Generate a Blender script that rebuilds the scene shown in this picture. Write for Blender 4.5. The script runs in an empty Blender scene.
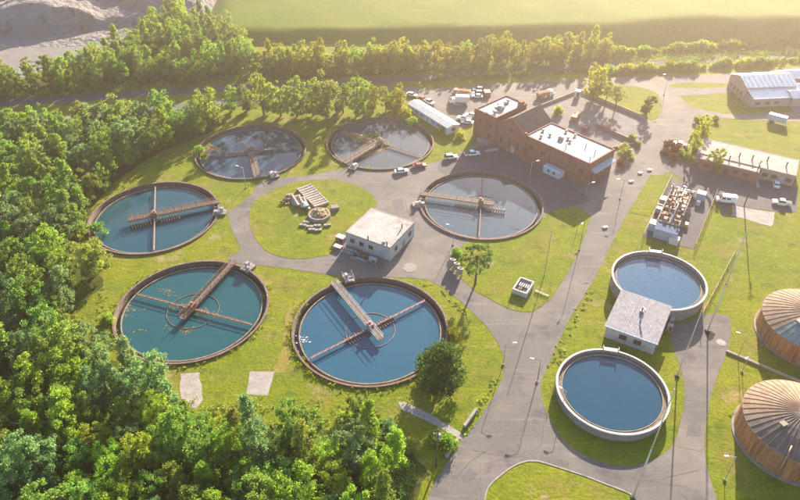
import bpy, bmesh, math, random
from math import sin, cos, pi, radians, sqrt, atan2, hypot
from mathutils import Vector, Matrix
random.seed(7)
S = bpy.context.scene
COL = S.collection

# ------------------------------------------------------------------ camera
FOC, PITCH, ROLL, CAMH = 668.876, 0.658877, 0.0040969, 114.688      # solved from the six equal tanks (38 m across)
_fw = Vector((0, cos(PITCH), -sin(PITCH))); _up = Vector((0, sin(PITCH), cos(PITCH))); _rt = Vector((1, 0, 0))
_r2 = _rt*cos(ROLL) + _up*sin(ROLL); _u2 = _up*cos(ROLL) - _rt*sin(ROLL)
cam = bpy.data.cameras.new('camera'); camo = bpy.data.objects.new('camera', cam); COL.objects.link(camo)
cam.sensor_width = 36; cam.lens = FOC*36/800; cam.clip_start = 1; cam.clip_end = 6000
M = Matrix((_r2, _u2, -_fw)).transposed().to_4x4(); M.translation = (0, 0, CAMH); camo.matrix_world = M
S.camera = camo

# ------------------------------------------------------------------ sky, sun, exposure
SUN_AZ, SUN_EL = radians(20), radians(19)
W = bpy.data.worlds.new('World'); S.world = W; W.use_nodes = True
wn = W.node_tree.nodes; wl = W.node_tree.links
sky = wn.new('ShaderNodeTexSky'); sky.sky_type = 'NISHITA'; sky.sun_disc = False
sky.sun_elevation = SUN_EL; sky.sun_rotation = SUN_AZ; sky.air_density = 1.0; sky.dust_density = 0.8; sky.ozone_density = 1.6
wl.new(sky.outputs[0], wn['Background'].inputs[0]); wn['Background'].inputs[1].default_value = 0.080
sl = bpy.data.lights.new('sun', 'SUN'); sl.energy = 4.8; sl.angle = radians(0.6); sl.color = (1.0, 0.88, 0.71)
so = bpy.data.objects.new('sun', sl); COL.objects.link(so)
sd = Vector((sin(SUN_AZ)*cos(SUN_EL), cos(SUN_AZ)*cos(SUN_EL), sin(SUN_EL)))
so.rotation_euler = sd.to_track_quat('Z', 'Y').to_euler()
V = S.view_settings; V.view_transform = 'Standard'; V.look = 'None'; V.gamma = 1.0; V.use_curve_mapping = False
V.exposure = 2.15
S.cycles.use_denoising = True
S.cycles.max_bounces = 6; S.cycles.diffuse_bounces = 3; S.cycles.glossy_bounces = 3; S.cycles.transmission_bounces = 4
S.cycles.volume_bounces = 0; S.cycles.transparent_max_bounces = 8

# ------------------------------------------------------------------ helpers
def G(u, v, z=0.0):
    """survey: where a sight line of the 800 x 500 photograph meets the level z"""
    d = _fw + _r2*((u-400)/FOC) - _u2*((v-250)/FOC)
    t = (z-CAMH)/d.z
    return Vector((d.x*t, d.y*t, z))
def GL(pts, z=0.0): return [G(u, v, z) for u, v in pts]

class MB:
    def __init__(s): s.v = []; s.f = []
    def add(s, vs, fs):
        o = len(s.v); s.v += [tuple(x) for x in vs]; s.f += [tuple(i+o for i in f) for f in fs]; return s
    def box(s, c, d, rz=0.0, tilt=None):
        x, y, z = d[0]/2, d[1]/2, d[2]/2
        m = Matrix.Rotation(rz, 3, 'Z')
        if tilt: m = m @ Matrix.Rotation(tilt[0], 3, 'X') @ Matrix.Rotation(tilt[1], 3, 'Y')
        vs = [m @ Vector((a*x, b*y, e*z)) + Vector(c) for e in (-1, 1) for a, b in ((-1, -1), (1, -1), (1, 1), (-1, 1))]
        return s.add(vs, [(3, 2, 1, 0), (4, 5, 6, 7), (0, 1, 5, 4), (1, 2, 6, 5), (2, 3, 7, 6), (3, 0, 4, 7)])
    def bar(s, a, b, w, h=None):
        a = Vector(a); b = Vector(b); h = h or w; d = (b-a)
        q = d.normalized(); sidev = q.cross(Vector((0, 0, 1)))
        if sidev.length < 1e-3: sidev = Vector((1, 0, 0))
        sidev.normalize(); upv = sidev.cross(q)
        vs = [p + sidev*(i*w/2) + upv*(j*h/2) for p in (a, b) for i, j in ((-1, -1), (1, -1), (1, 1), (-1, 1))]
        return s.add(vs, [(3, 2, 1, 0), (4, 5, 6, 7), (0, 1, 5, 4), (1, 2, 6, 5), (2, 3, 7, 6), (3, 0, 4, 7)])
    def tube(s, a, b, r0, r1=None, n=8, cap=True):
        a = Vector(a); b = Vector(b); r1 = r0 if r1 is None else r1
        q = (b-a).normalized(); e = q.orthogonal().normalized(); g = q.cross(e)
        vs = []
        for p, r in ((a, r0), (b, r1)):
            for i in range(n):
                t = 2*pi*i/n; vs.append(p + e*(r*cos(t)) + g*(r*sin(t)))
        fs = [(i, (i+1) % n, n+(i+1) % n, n+i) for i in range(n)]
        if cap: fs += [tuple(range(n-1, -1, -1)), tuple(range(n, 2*n))]
        return s.add(vs, fs)
    def lathe(s, prof, n=48, c=(0, 0, 0), a0=0.0, a1=None, closed=False):
        """prof: list of (r, z); closed joins last to first"""
        full = a1 is None; k = n if full else n+1; m = len(prof)
        vs = []
        for i in range(k):
            t = (2*pi*i/n) if full else a0+(a1-a0)*i/n
            for r, z in prof: vs.append((c[0]+r*cos(t), c[1]+r*sin(t), c[2]+z))
        fs = []
        for i in range(n):
            j = (i+1) % k
            for p in range(m if closed else m-1):
                q = (p+1) % m
                fs.append((i*m+p, j*m+p, j*m+q, i*m+q))
        if not full and closed: fs += [tuple(range(m)), tuple((k-1)*m+p for p in range(m-1, -1, -1))]
        return s.add(vs, fs)
    def disc(s, r, z, n=64, c=(0, 0)):
        return s.add([(c[0]+r*cos(2*pi*i/n), c[1]+r*sin(2*pi*i/n), z) for i in range(n)], [tuple(range(n))])
    def prism(s, pts, z0, z1):
        n = len(pts)
        vs = [(p[0], p[1], z0) for p in pts] + [(p[0], p[1], z1) for p in pts]
        return s.add(vs, [tuple(range(n-1, -1, -1)), tuple(range(n, 2*n))] + [(i, (i+1) % n, n+(i+1) % n, n+i) for i in range(n)])
    def mesh(s, name):
        me = bpy.data.meshes.new(name); me.from_pydata(s.v, [], s.f); me.update(); return me
    def build(s, name, mat, parent=None, smooth=False):
        me = s.mesh(name)
        if smooth: me.polygons.foreach_set('use_smooth', [True]*len(me.polygons))
        me.materials.append(mat)
        return put(name, me, parent)
def put(name, me, parent=None):
    o = bpy.data.objects.new(name, me); COL.objects.link(o)
    if parent: o.parent = parent
    return o
def tag(o, label=None, cat=None, group=None, kind=None):
    if label: o['label'] = label
    if cat: o['category'] = cat
    if group: o['group'] = group
    if kind: o['kind'] = kind
    return o
def thing(name, label, cat, loc=(0, 0, 0), rz=0.0, group=None):
    o = bpy.data.objects.new(name, None); COL.objects.link(o)
    o.location = loc; o.rotation_euler = (0, 0, rz); o.empty_display_size = 0.5
    return tag(o, label, cat, group)
ORD = ['first', 'second', 'third', 'fourth', 'fifth', 'sixth', 'seventh', 'eighth', 'ninth', 'tenth', 'eleventh', 'twelfth',
       'thirteenth', 'fourteenth', 'fifteenth', 'sixteenth', 'seventeenth', 'eighteenth', 'nineteenth', 'twentieth']
ORD += ['twenty-'+o for o in ORD[:9]] + ['thirtieth'] + ['thirty-'+o for o in ORD[:9]] + ['fortieth'] + ['forty-'+o for o in ORD[:9]] + ['fiftieth'] + ['fifty-'+o for o in ORD[:9]] + ['sixtieth'] + ['sixty-'+o for o in ORD[:9]] + ['seventieth'] + ['seventy-'+o for o in ORD[:9]]

# ------------------------------------------------------------------ materials
def mat(name, c1, c2=None, rough=0.85, scale=0.6, fine=6.0, metal=0.0, bump=0.0, c3=None, spec=0.3, streak=None, contrast=(0.35, 0.65), world=False, fv=(0.72, 1.22)):
    m = bpy.data.materials.new(name); m.use_nodes = True
    nt = m.node_tree; n = nt.nodes; l = nt.links; b = n['Principled BSDF']
    b.inputs['Roughness'].default_value = rough; b.inputs['Metallic'].default_value = metal
    b.inputs['Specular IOR Level'].default_value = spec
    c2 = c2 or tuple(x*0.75 for x in c1)
    if world: co = n.new('ShaderNodeNewGeometry').outputs['Position']
    else: co = n.new('ShaderNodeTexCoord').outputs['Object']
    if streak:
        mp = n.new('ShaderNodeMapping'); mp.inputs['Scale'].default_value = streak; l.new(co, mp.inputs[0]); co1 = mp.outputs[0]
    else: co1 = co
    t = n.new('ShaderNodeTexNoise'); t.inputs['Scale'].default_value = scale; t.inputs['Detail'].default_value = 5; t.inputs['Roughness'].default_value = 0.62
    l.new(co1, t.inputs['Vector'])
    r = n.new('ShaderNodeValToRGB'); r.color_ramp.elements[0].position = contrast[0]; r.color_ramp.elements[1].position = contrast[1]
    r.color_ramp.elements[0].color = (*c1, 1); r.color_ramp.elements[1].color = (*c2, 1)
    if c3: e = r.color_ramp.elements.new(0.5*(contrast[0]+contrast[1])); e.color = (*c3, 1)
    l.new(t.outputs['Fac'], r.inputs[0])
    f = n.new('ShaderNodeTexNoise'); f.inputs['Scale'].default_value = fine; f.inputs['Detail'].default_value = 4; l.new(co, f.inputs['Vector'])
    mr = n.new('ShaderNodeMapRange'); mr.inputs[1].default_value = 0.3; mr.inputs[2].default_value = 0.7; mr.inputs[3].default_value = fv[0]; mr.inputs[4].default_value = fv[1]
    l.new(f.outputs['Fac'], mr.inputs[0])
    mx = n.new('ShaderNodeMix'); mx.data_type = 'RGBA'; mx.blend_type = 'MULTIPLY'; mx.inputs[0].default_value = 1.0
    l.new(r.outputs[0], mx.inputs[6]); l.new(mr.outputs[0], mx.inputs[7]); l.new(mx.outputs[2], b.inputs['Base Color'])
    if bump:
        bp = n.new('ShaderNodeBump'); bp.inputs['Strength'].default_value = 1.0; bp.inputs['Distance'].default_value = bump
        l.new(f.outputs['Fac'], bp.inputs['Height']); l.new(bp.outputs[0], b.inputs['Normal'])
    m['nodes'] = 1
    return m
def mix_over(m, col, scale, lo, hi, kind='noise', world=True, width=0.03, stretch=None):
    """lay a second colour over a material where a noise (or a crack net) says so"""
    nt = m.node_tree; n = nt.nodes; l = nt.links; b = n['Principled BSDF']
    src = b.inputs['Base Color'].links[0].from_socket
    co = n.new('ShaderNodeNewGeometry').outputs['Position'] if world else n.new('ShaderNodeTexCoord').outputs['Object']
    if stretch:
        mp = n.new('ShaderNodeMapping'); mp.inputs['Scale'].default_value = stretch[:3]; mp.inputs['Rotation'].default_value = (0, 0, stretch[3]); l.new(co, mp.inputs[0]); co = mp.outputs[0]
    mr = n.new('ShaderNodeMapRange')
    if kind == 'noise':
        t = n.new('ShaderNodeTexNoise'); t.inputs['Scale'].default_value = scale; t.inputs['Detail'].default_value = 6; t.inputs['Roughness'].default_value = 0.65
        l.new(co, t.inputs['Vector']); l.new(t.outputs['Fac'], mr.inputs[0])
        mr.inputs[1].default_value = lo; mr.inputs[2].default_value = hi
    else:
        wv = n.new('ShaderNodeTexNoise'); wv.inputs['Scale'].default_value = scale*1.7; l.new(co, wv.inputs['Vector'])
        ad = n.new('ShaderNodeMix'); ad.data_type = 'RGBA'; ad.blend_type = 'ADD'; ad.inputs[0].default_value = 2.0/scale*0.25; l.new(co, ad.inputs[6]); l.new(wv.outputs['Color'], ad.inputs[7])
        t = n.new('ShaderNodeTexVoronoi'); t.feature = 'DISTANCE_TO_EDGE'; t.inputs['Scale'].default_value = scale
        l.new(ad.outputs[2], t.inputs['Vector']); l.new(t.outputs['Distance'], mr.inputs[0])
        mr.inputs[1].default_value = width; mr.inputs[2].default_value = 0.0; mr.inputs[3].default_value = 0.0; mr.inputs[4].default_value = hi
    mx = n.new('ShaderNodeMix'); mx.data_type = 'RGBA'; l.new(mr.outputs[0], mx.inputs[0]); l.new(src, mx.inputs[6]); mx.inputs[7].default_value = (*col, 1)
    l.new(mx.outputs[2], b.inputs['Base Color'])
    return m

def grassmat(name, a, b, brown, light):
    m = mat(name, a, b, rough=0.95, scale=0.045, fine=1.6, bump=0.12, spec=0.1, contrast=(0.3, 0.7), world=True)
    mix_over(m, brown, 0.085, 0.50, 0.73)
    mix_over(m, light, 0.33, 0.52, 0.80)
    mix_over(m, tuple(x*0.55 for x in a), 0.7, 0.56, 0.85)
    return m
GRASS = grassmat('grass', (0.108, 0.158, 0.008), (0.198, 0.198, 0.012), (0.205, 0.152, 0.040), (0.240, 0.242, 0.016))
mix_over(GRASS, (0.105, 0.135, 0.012), 0.35, 0.5, 0.75, stretch=(0.15, 1.3, 1, radians(60)))
mix_over(GRASS, (0.062, 0.095, 0.010), 0.22, 0.54, 0.72)
mix_over(GRASS, (0.29, 0.205, 0.11), 0.10, 0.59, 0.71)
mix_over(GRASS, (0.25, 0.19, 0.08), 0.42, 0.60, 0.72)
FIELD = grassmat('field_grass', (0.070, 0.130, 0.006), (0.098, 0.145, 0.009), (0.12, 0.125, 0.016), (0.125, 0.165, 0.010))
mix_over(FIELD, (0.10, 0.125, 0.014), 0.5, 0.5, 0.75, stretch=(0.06, 0.9, 1, 0.05))
mix_over(FIELD, (0.17, 0.165, 0.04), 0.25, 0.58, 0.75, stretch=(0.2, 1.0, 1, 0.12))
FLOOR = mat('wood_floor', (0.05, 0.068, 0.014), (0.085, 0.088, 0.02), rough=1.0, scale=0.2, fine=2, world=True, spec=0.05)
ASPH = mat('old_asphalt', (0.128, 0.114, 0.106), (0.164, 0.144, 0.131), rough=0.9, scale=0.07, fine=3.5, bump=0.01, world=True, spec=0.25)
mix_over(ASPH, (0.095, 0.085, 0.086), 0.16, 0.54, 0.66)
mix_over(ASPH, (0.205, 0.172, 0.145), 0.055, 0.50, 0.66)
mix_over(ASPH, (0.085, 0.078, 0.078), 0.9, 0.66, 0.74)
mix_over(ASPH, (0.235, 0.21, 0.195), 0.5, 0.54, 0.82, stretch=(0.12, 1.6, 1, radians(-62)))
mix_over(ASPH, (0.07, 0.062, 0.06), 0.075, 0, 0.5, kind='crack', width=0.006)
DASPH = mat('dark_asphalt', (0.085, 0.077, 0.085), (0.12, 0.105, 0.11), rough=0.9, scale=0.1, fine=3.5, world=True, spec=0.25)
mix_over(DASPH, (0.07, 0.065, 0.07), 0.2, 0.5, 0.7)
CONC = mat('concrete', (0.30, 0.265, 0.24), (0.22, 0.19, 0.17), scale=0.5, fine=4, rough=0.9)
mix_over(CONC, (0.20, 0.175, 0.15), 0.8, 0.55, 0.75)
PALECONC = mat('pale_concrete', (0.36, 0.32, 0.295), (0.27, 0.235, 0.21), scale=0.5, fine=4, rough=0.9)
mix_over(PALECONC, (0.17, 0.15, 0.12), 0.7, 0.54, 0.72)
RIM = mat('weathered_rim', (0.205, 0.140, 0.122), (0.135, 0.090, 0.080), scale=0.6, fine=4, rough=0.9)
mix_over(RIM, (0.32, 0.265, 0.23), 0.7, 0.56, 0.74)
RIMW = mat('inner_wall', (0.16, 0.11, 0.085), (0.23, 0.17, 0.12), scale=0.8, fine=4, rough=0.9)
mix_over(RIMW, (0.07, 0.06, 0.035), 1.1, 0.5, 0.7)
WEIR = mat('weir', (0.29, 0.23, 0.18), (0.17, 0.12, 0.08), scale=1.2, fine=5, rough=0.8)
mix_over(WEIR, (0.10, 0.11, 0.03), 0.8, 0.57, 0.72)
RUST = mat('rusty_steel', (0.26, 0.12, 0.065), (0.36, 0.20, 0.13), scale=1.2, fine=7, rough=0.75)
RUSTP = mat('pale_rusty_steel', (0.33, 0.21, 0.155), (0.24, 0.13, 0.085), scale=1.0, fine=7, rough=0.75)
TANSTEEL = mat('tan_steel', (0.38, 0.29, 0.205), (0.28, 0.195, 0.13), scale=1.0, fine=7, rough=0.7)
GREYSTEEL = mat('galvanised_steel', (0.42, 0.40, 0.41), (0.31, 0.28, 0.28), scale=1.0, fine=7, rough=0.55)
PINKSTEEL = mat('faded_red_steel', (0.42, 0.24, 0.25), (0.36, 0.19, 0.19), scale=1.0, fine=7, rough=0.7)
DARK = mat('dark_metal', (0.05, 0.045, 0.045), (0.08, 0.07, 0.065), scale=2, rough=0.7)
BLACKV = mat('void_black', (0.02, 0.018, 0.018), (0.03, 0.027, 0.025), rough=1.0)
WHITEP = mat('white_paint', (0.60, 0.59, 0.585), (0.51, 0.49, 0.48), scale=0.6, fine=3, rough=0.5)
BLUEGREY = mat('blue_grey_paint', (0.30, 0.38, 0.47), (0.24, 0.30, 0.37), scale=0.8, rough=0.5)
PALEBLUE = mat('pale_blue_paint', (0.37, 0.47, 0.56), (0.31, 0.40, 0.48), scale=0.8, rough=0.45)
WALLGREY = mat('pale_rendered_wall', (0.47, 0.47, 0.46), (0.38, 0.38, 0.37), scale=0.35, fine=2, rough=0.85)
BRICK = mat('red_brick', (0.245, 0.105, 0.078), (0.19, 0.080, 0.060), scale=0.5, fine=5, rough=0.9)
mix_over(BRICK, (0.28, 0.155, 0.12), 0.35, 0.55, 0.75)
ROOFW = mat('white_membrane', (0.33, 0.32, 0.34), (0.26, 0.25, 0.262), scale=0.12, fine=1.5, rough=0.75)
mix_over(ROOFW, (0.22, 0.20, 0.20), 0.25, 0.56, 0.75, world=False)
ROOFC = mat('stained_roof', (0.41, 0.38, 0.365), (0.31, 0.275, 0.26), scale=0.25, fine=2, rough=0.85)
mix_over(ROOFC, (0.21, 0.165, 0.13), 0.32, 0.55, 0.72, world=False)
ROOFP = mat('pinkish_gravel_roof', (0.40, 0.335, 0.30), (0.32, 0.26, 0.235), scale=0.3, fine=2, rough=0.9)
mix_over(ROOFP, (0.25, 0.20, 0.18), 0.4, 0.57, 0.78, world=False)
ROOFD = mat('brown_slate_roof', (0.062, 0.050, 0.058), (0.048, 0.038, 0.043), scale=0.5, fine=4, rough=0.8)
METALROOF = mat('standing_seam_roof', (0.35, 0.335, 0.36), (0.29, 0.275, 0.295), scale=0.3, fine=1.5, rough=0.75, spec=0.2)
mix_over(METALROOF, (0.16, 0.115, 0.10), 0.35, 0.55, 0.8, world=False, stretch=(3, 0.3, 1, 0))
STONE = mat('pinkish_stone', (0.40, 0.305, 0.26), (0.31, 0.225, 0.19), scale=0.8, fine=3, rough=0.9)
WOODP = mat('weathered_timber', (0.46, 0.40, 0.33), (0.33, 0.27, 0.21), scale=0.8, fine=6, rough=0.9)
POLE = mat('wooden_pole', (0.17, 0.12, 0.09), (0.12, 0.085, 0.06), scale=1, fine=6, rough=0.9)
SOIL = mat('bare_soil', (0.27, 0.24, 0.225), (0.18, 0.168, 0.165), scale=0.05, fine=0.45, rough=1.0, bump=1.6, world=True, spec=0.05)
mix_over(SOIL, (0.20, 0.20, 0.215), 0.03, 0.45, 0.55)
mix_over(SOIL, (0.26, 0.20, 0.14), 0.05, 0.54, 0.64)
mix_over(SOIL, (0.09, 0.075, 0.06), 0.14, 0.56, 0.70)
GRAVEL = mat('gravel', (0.23, 0.205, 0.195), (0.165, 0.148, 0.142), scale=0.3, fine=3, rough=1.0, world=True)
RUSTWALL = mat('rust_stained_cladding', (0.46, 0.20, 0.075), (0.20, 0.085, 0.035), scale=1.0, fine=3, rough=0.85, streak=(1.6, 1.6, 0.12), c3=(0.34, 0.16, 0.07))
mix_over(RUSTWALL, (0.48, 0.36, 0.26), 1.0, 0.58, 0.72, world=False, stretch=(1.2, 1.2, 0.08, 0))
PANT = mat('tan_sunlit_panel', (0.33, 0.235, 0.16), (0.24, 0.155, 0.10), scale=0.6, fine=3, rough=0.85, spec=0.1)  # tan of the sunlit panels: sunlight put into the colour
PANB = mat('brown_roof_panel', (0.130, 0.088, 0.072), (0.175, 0.125, 0.105), scale=0.6, fine=3, rough=0.7)
PANG = mat('teal_roof_panel', (0.19, 0.27, 0.255), (0.21, 0.275, 0.245), scale=0.6, fine=3, rough=0.85, spec=0.1)
mix_over(PANG, (0.24, 0.16, 0.11), 0.5, 0.50, 0.66, world=False)
RIBP = mat('pale_roof_rib', (0.31, 0.265, 0.225), (0.22, 0.175, 0.14), scale=1, fine=4, rough=0.6)
RIBD = mat('dark_roof_rib', (0.16, 0.085, 0.055), (0.22, 0.13, 0.09), scale=1, fine=4, rough=0.7)
GLASS = mat('dark_glass', (0.03, 0.035, 0.04), (0.04, 0.045, 0.05), rough=0.08, spec=0.6)
TYRE = mat('tyre_rubber', (0.025, 0.025, 0.025), (0.035, 0.033, 0.03), rough=0.9)
LAMPW = mat('headlamp', (0.75, 0.75, 0.72), rough=0.2)
TAIL = mat('tail_lamp', (0.45, 0.03, 0.02), rough=0.3)
def paint(name, c): return mat(name, c, tuple(x*0.92 for x in c), scale=0.5, fine=2, rough=0.25, spec=0.5)
CW = paint('car_white', (0.78, 0.78, 0.77)); CR = paint('car_red', (0.40, 0.06, 0.045)); CG = paint('car_grey', (0.24, 0.25, 0.27)); CBW = paint('truck_brown', (0.36, 0.17, 0.10))
CS = paint('car_silver', (0.55, 0.56, 0.58)); CK = paint('car_black', (0.04, 0.04, 0.045)); CB = paint('car_blue', (0.12, 0.20, 0.36))

def water(name, col, col2, rough=0.06, bump=0.02, bscale=0.8):
    m = mat(name, col, col2, rough=rough, scale=0.05, fine=0.35, spec=0.5, contrast=(0.3, 0.7), world=True, fv=(0.97, 1.03))
    n = m.node_tree.nodes; l = m.node_tree.links; b = n['Principled BSDF']; b.inputs['IOR'].default_value = 1.333
    t = n.new('ShaderNodeTexNoise'); t.inputs['Scale'].default_value = bscale; t.inputs['Detail'].default_value = 3
    g = n.new('ShaderNodeNewGeometry'); l.new(g.outputs['Position'], t.inputs['Vector'])
    bp = n.new('ShaderNodeBump'); bp.inputs['Strength'].default_value = 1.0; bp.inputs['Distance'].default_value = bump
    l.new(t.outputs['Fac'], bp.inputs['Height']); l.new(bp.outputs[0], b.inputs['Normal'])
    return m
W_TEAL = water('teal_water', (0.014, 0.072, 0.082), (0.016, 0.082, 0.096), bump=0.008)
W_BLUE = water('blue_water', (0.028, 0.092, 0.148), (0.023, 0.088, 0.138), bump=0.008)
W_BTEAL = water('blue_teal_water', (0.018, 0.066, 0.098), (0.016, 0.066, 0.082), bump=0.008)
W_GREY = water('grey_water', (0.034, 0.068, 0.098), (0.040, 0.076, 0.105), rough=0.03, bump=0.006)
W_BROWN = water('brown_water', (0.082, 0.092, 0.100), (0.070, 0.092, 0.112), rough=0.03, bump=0.006)
W_PALE = water('pale_grey_water', (0.066, 0.100, 0.132), (0.078, 0.112, 0.138), rough=0.04, bump=0.006)
W_RIP = water('rippled_blue_water', (0.034, 0.100, 0.172), (0.040, 0.112, 0.188), rough=0.12, bump=0.03, bscale=1.6)
W_RIP2 = water('deep_blue_water', (0.015, 0.058, 0.104), (0.018, 0.066, 0.112), rough=0.12, bump=0.02, bscale=1.6)
W_DARK = water('dark_water', (0.02, 0.025, 0.022), (0.03, 0.035, 0.03))

def leafmat(name, c, t, spread=0.35):
    m = bpy.data.materials.new(name); m.use_nodes = True
    nt = m.node_tree; n = nt.nodes; l = nt.links
    n.remove(n['Principled BSDF']); out = n['Material Output']
    g = n.new('ShaderNodeNewGeometry'); oi = n.new('ShaderNodeObjectInfo')
    a1 = n.new('ShaderNodeMapRange'); a1.inputs[3].default_value = 1-spread; a1.inputs[4].default_value = 1+spread; l.new(g.outputs['Random Per Island'], a1.inputs[0])
    a2 = n.new('ShaderNodeMapRange'); a2.inputs[3].default_value = 0.86; a2.inputs[4].default_value = 1.22; l.new(oi.outputs['Random'], a2.inputs[0])
    mu = n.new('ShaderNodeMath'); mu.operation = 'MULTIPLY'; l.new(a1.outputs[0], mu.inputs[0]); l.new(a2.outputs[0], mu.inputs[1])
    hs = n.new('ShaderNodeMapRange'); hs.inputs[3].default_value = 0.485; hs.inputs[4].default_value = 0.53
    ml = n.new('ShaderNodeMath'); ml.operation = 'MULTIPLY'; ml.inputs[1].default_value = 7.13; l.new(oi.outputs['Random'], ml.inputs[0])
    fr = n.new('ShaderNodeMath'); fr.operation = 'FRACT'; l.new(ml.outputs[0], fr.inputs[0]); l.new(fr.outputs[0], hs.inputs[0])
    sh = []
    for col, kind in ((c, 'ShaderNodeBsdfDiffuse'), (t, 'ShaderNodeBsdfTranslucent')):
        h = n.new('ShaderNodeHueSaturation'); h.inputs['Color'].default_value = (*col, 1); l.new(hs.outputs[0], h.inputs['Hue']); l.new(mu.outputs[0], h.inputs['Value'])
        s = n.new(kind); l.new(h.outputs[0], s.inputs['Color']); sh.append(s)
    mx = n.new('ShaderNodeMixShader'); mx.inputs[0].default_value = 0.54; l.new(sh[0].outputs[0], mx.inputs[1]); l.new(sh[1].outputs[0], mx.inputs[2])
    l.new(mx.outputs[0], out.inputs['Surface'])
    return m
LEAF = {'bright green': leafmat('leaf_bright', (0.225, 0.315, 0.044), (0.48, 0.59, 0.06)),
        'mid green': leafmat('leaf_mid', (0.182, 0.275, 0.06), (0.39, 0.52, 0.082)),
        'blue-green': leafmat('leaf_bluegreen', (0.172, 0.258, 0.104), (0.33, 0.45, 0.15)),
        'olive': leafmat('leaf_olive', (0.218, 0.268, 0.06), (0.44, 0.5, 0.082)),
        'dark green': leafmat('leaf_dark', (0.095, 0.135, 0.036), (0.18, 0.24, 0.045)),
        'yellow-green': leafmat('leaf_yellow', (0.26, 0.28, 0.024), (0.56, 0.55, 0.03)),
        'reddish': leafmat('leaf_red', (0.16, 0.065, 0.045), (0.22, 0.08, 0.05))}
BARK = mat('bark', (0.16, 0.115, 0.085), (0.10, 0.075, 0.055), scale=1.5, fine=6, rough=0.95)

# ------------------------------------------------------------------ plan of the six clarifiers
TANKS = [(-52.03, 123.61), (-7.16, 117.01), (-73.36, 164.01), (-51.58, 203.51), (-7.15, 210.0), (24.89, 171.47)]
TR = 19.0
def keep_off_tanks(p, r=TR-0.06):
    for c in TANKS:
        d = hypot(p[0]-c[0], p[1]-c[1])
        if d < r and d > 1e-3: return Vector((c[0]+(p[0]-c[0])*r/d, c[1]+(p[1]-c[1])*r/d, 0))
    return Vector((p[0], p[1], 0))
def smooth_loop(pts, step=1.5, jit=0.0, curve=True, seed=1):
    rnd = random.Random(seed); n = len(pts); out = []
    for i in range(n):
        p0, p1, p2, p3 = pts[i-1], pts[i], pts[(i+1) % n], pts[(i+2) % n]
        k = max(1, int((p2-p1).length/step))
        for j in range(k):
            t = j/k
            if curve:
                q = 0.5*((2*p1)+(p2-p0)*t+(2*p0-5*p1+4*p2-p3)*t*t+(3*p1-p0-3*p2+p3)*t**3)
            else: q = p1.lerp(p2, t)
            out.append(Vector((q.x+rnd.uniform(-jit, jit), q.y+rnd.uniform(-jit, jit), 0)))
    return out
def fill(name, loops, z, m):
    bm = bmesh.new(); es = []
    for lp in loops:
        vs = [bm.verts.new((p[0], p[1], z)) for p in lp]
        es += [bm.edges.new((vs[i], vs[(i+1) % len(vs)])) for i in range(len(vs))]
    bmesh.ops.triangle_fill(bm, use_beauty=True, use_dissolve=False, edges=es, normal=(0, 0, 1))
    bmesh.ops.recalc_face_normals(bm, faces=bm.faces)
    for f in bm.faces:
        f.normal_update()
        if f.normal.z < 0: f.normal_flip()
    me = bpy.data.meshes.new(name); bm.to_mesh(me); bm.free(); me.materials.append(m)
    return tag(put(name, me), kind='structure')
def circle(c, r, n=96): return [Vector((c[0]+r*cos(2*pi*i/n), c[1]+r*sin(2*pi*i/n), 0)) for i in range(n)]
def sheet(name, px, z, m, holes=(), jit=0.12, curve=True, off=True, step=1.5):
    lp = smooth_loop(GL(px), step, jit, curve, seed=len(px))
    if off: lp = [keep_off_tanks(p) for p in lp]
    return fill(name, [lp]+list(holes), z, m)

# ------------------------------------------------------------------ ground, roads, lawns
fill('ground', [[Vector(p) for p in ((-900, -500, 0), (900, -500, 0), (900, 1400, 0), (-900, 1400, 0))]] + [circle(c, TR-0.05) for c in TANKS], 0.0, GRASS)
sheet('plant_yard', [(400, 540), (425, 505), (436, 479), (463, 438), (482, 414), (503, 376), (500, 347), (477, 317), (440, 286), (420, 279), (385, 277), (350, 277), (323, 274), (300, 270),
      (275, 267), (254, 265), (236, 263), (226, 258), (240, 250), (232, 230), (228, 212), (237, 206), (252, 194), (260, 182), (285, 178), (317, 174), (342, 169), (381, 171), (422, 165), (442, 160), (470, 148),
      (482, 136), (476, 126), (455, 128), (440, 118), (418, 99), (402, 92), (425, 89), (500, 84), (560, 80), (620, 77), (700, 75), (760, 71), (830, 67), (836, 82), (800, 86), (740, 84), (690, 83),
      (671, 85), (676, 92), (686, 103), (694, 112), (697, 120), (692, 132), (690, 146), (680, 158), (672, 165), (670, 172), (655, 178), (640, 195), (629, 211), (616, 235), (597, 274),
      (575, 310), (560, 339), (547, 368), (541, 390), (551, 422), (574, 449), (608, 464), (642, 464), (669, 449), (680, 425), (685, 400), (682, 372), (674, 350), (672, 327), (690, 321), (705, 315), (720, 314), (731, 322),
      (727, 350), (718, 375), (710, 400), (705, 437), (706, 462), (717, 500), (735, 545)], 0.03, ASPH, holes=[circle(TANKS[5], TR-0.05)])
def lawn(px, z=0.07, jit=0.16, curve=True): return sheet('lawn', px, z, GRASS, jit=jit, curve=curve)
lawn([(249, 220), (254, 202), (275, 189), (305, 181), (335, 180), (360, 187), (374, 197), (375, 207), (352, 228), (345, 240), (337, 251), (320, 257), (295, 259), (272, 254), (257, 241)])
lawn([(450, 262), (460, 277), (475, 291), (495, 302), (512, 310), (530, 312), (543, 305), (552, 297), (565, 277), (579, 251), (588, 225), (589, 216), (577, 207), (562, 209), (548, 213), (530, 229), (505, 237), (470, 240)])
LAWN_TRI = [(484, 506), (488, 488), (500, 476), (516, 465), (534, 461), (560, 468), (600, 482), (640, 502), (640, 540), (480, 540)]
lawn(LAWN_TRI)
lawn([(580, 91), (600, 88), (621, 86), (637, 87), (655, 92), (661, 103), (660, 113), (655, 120), (644, 118)], jit=0.2)
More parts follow.
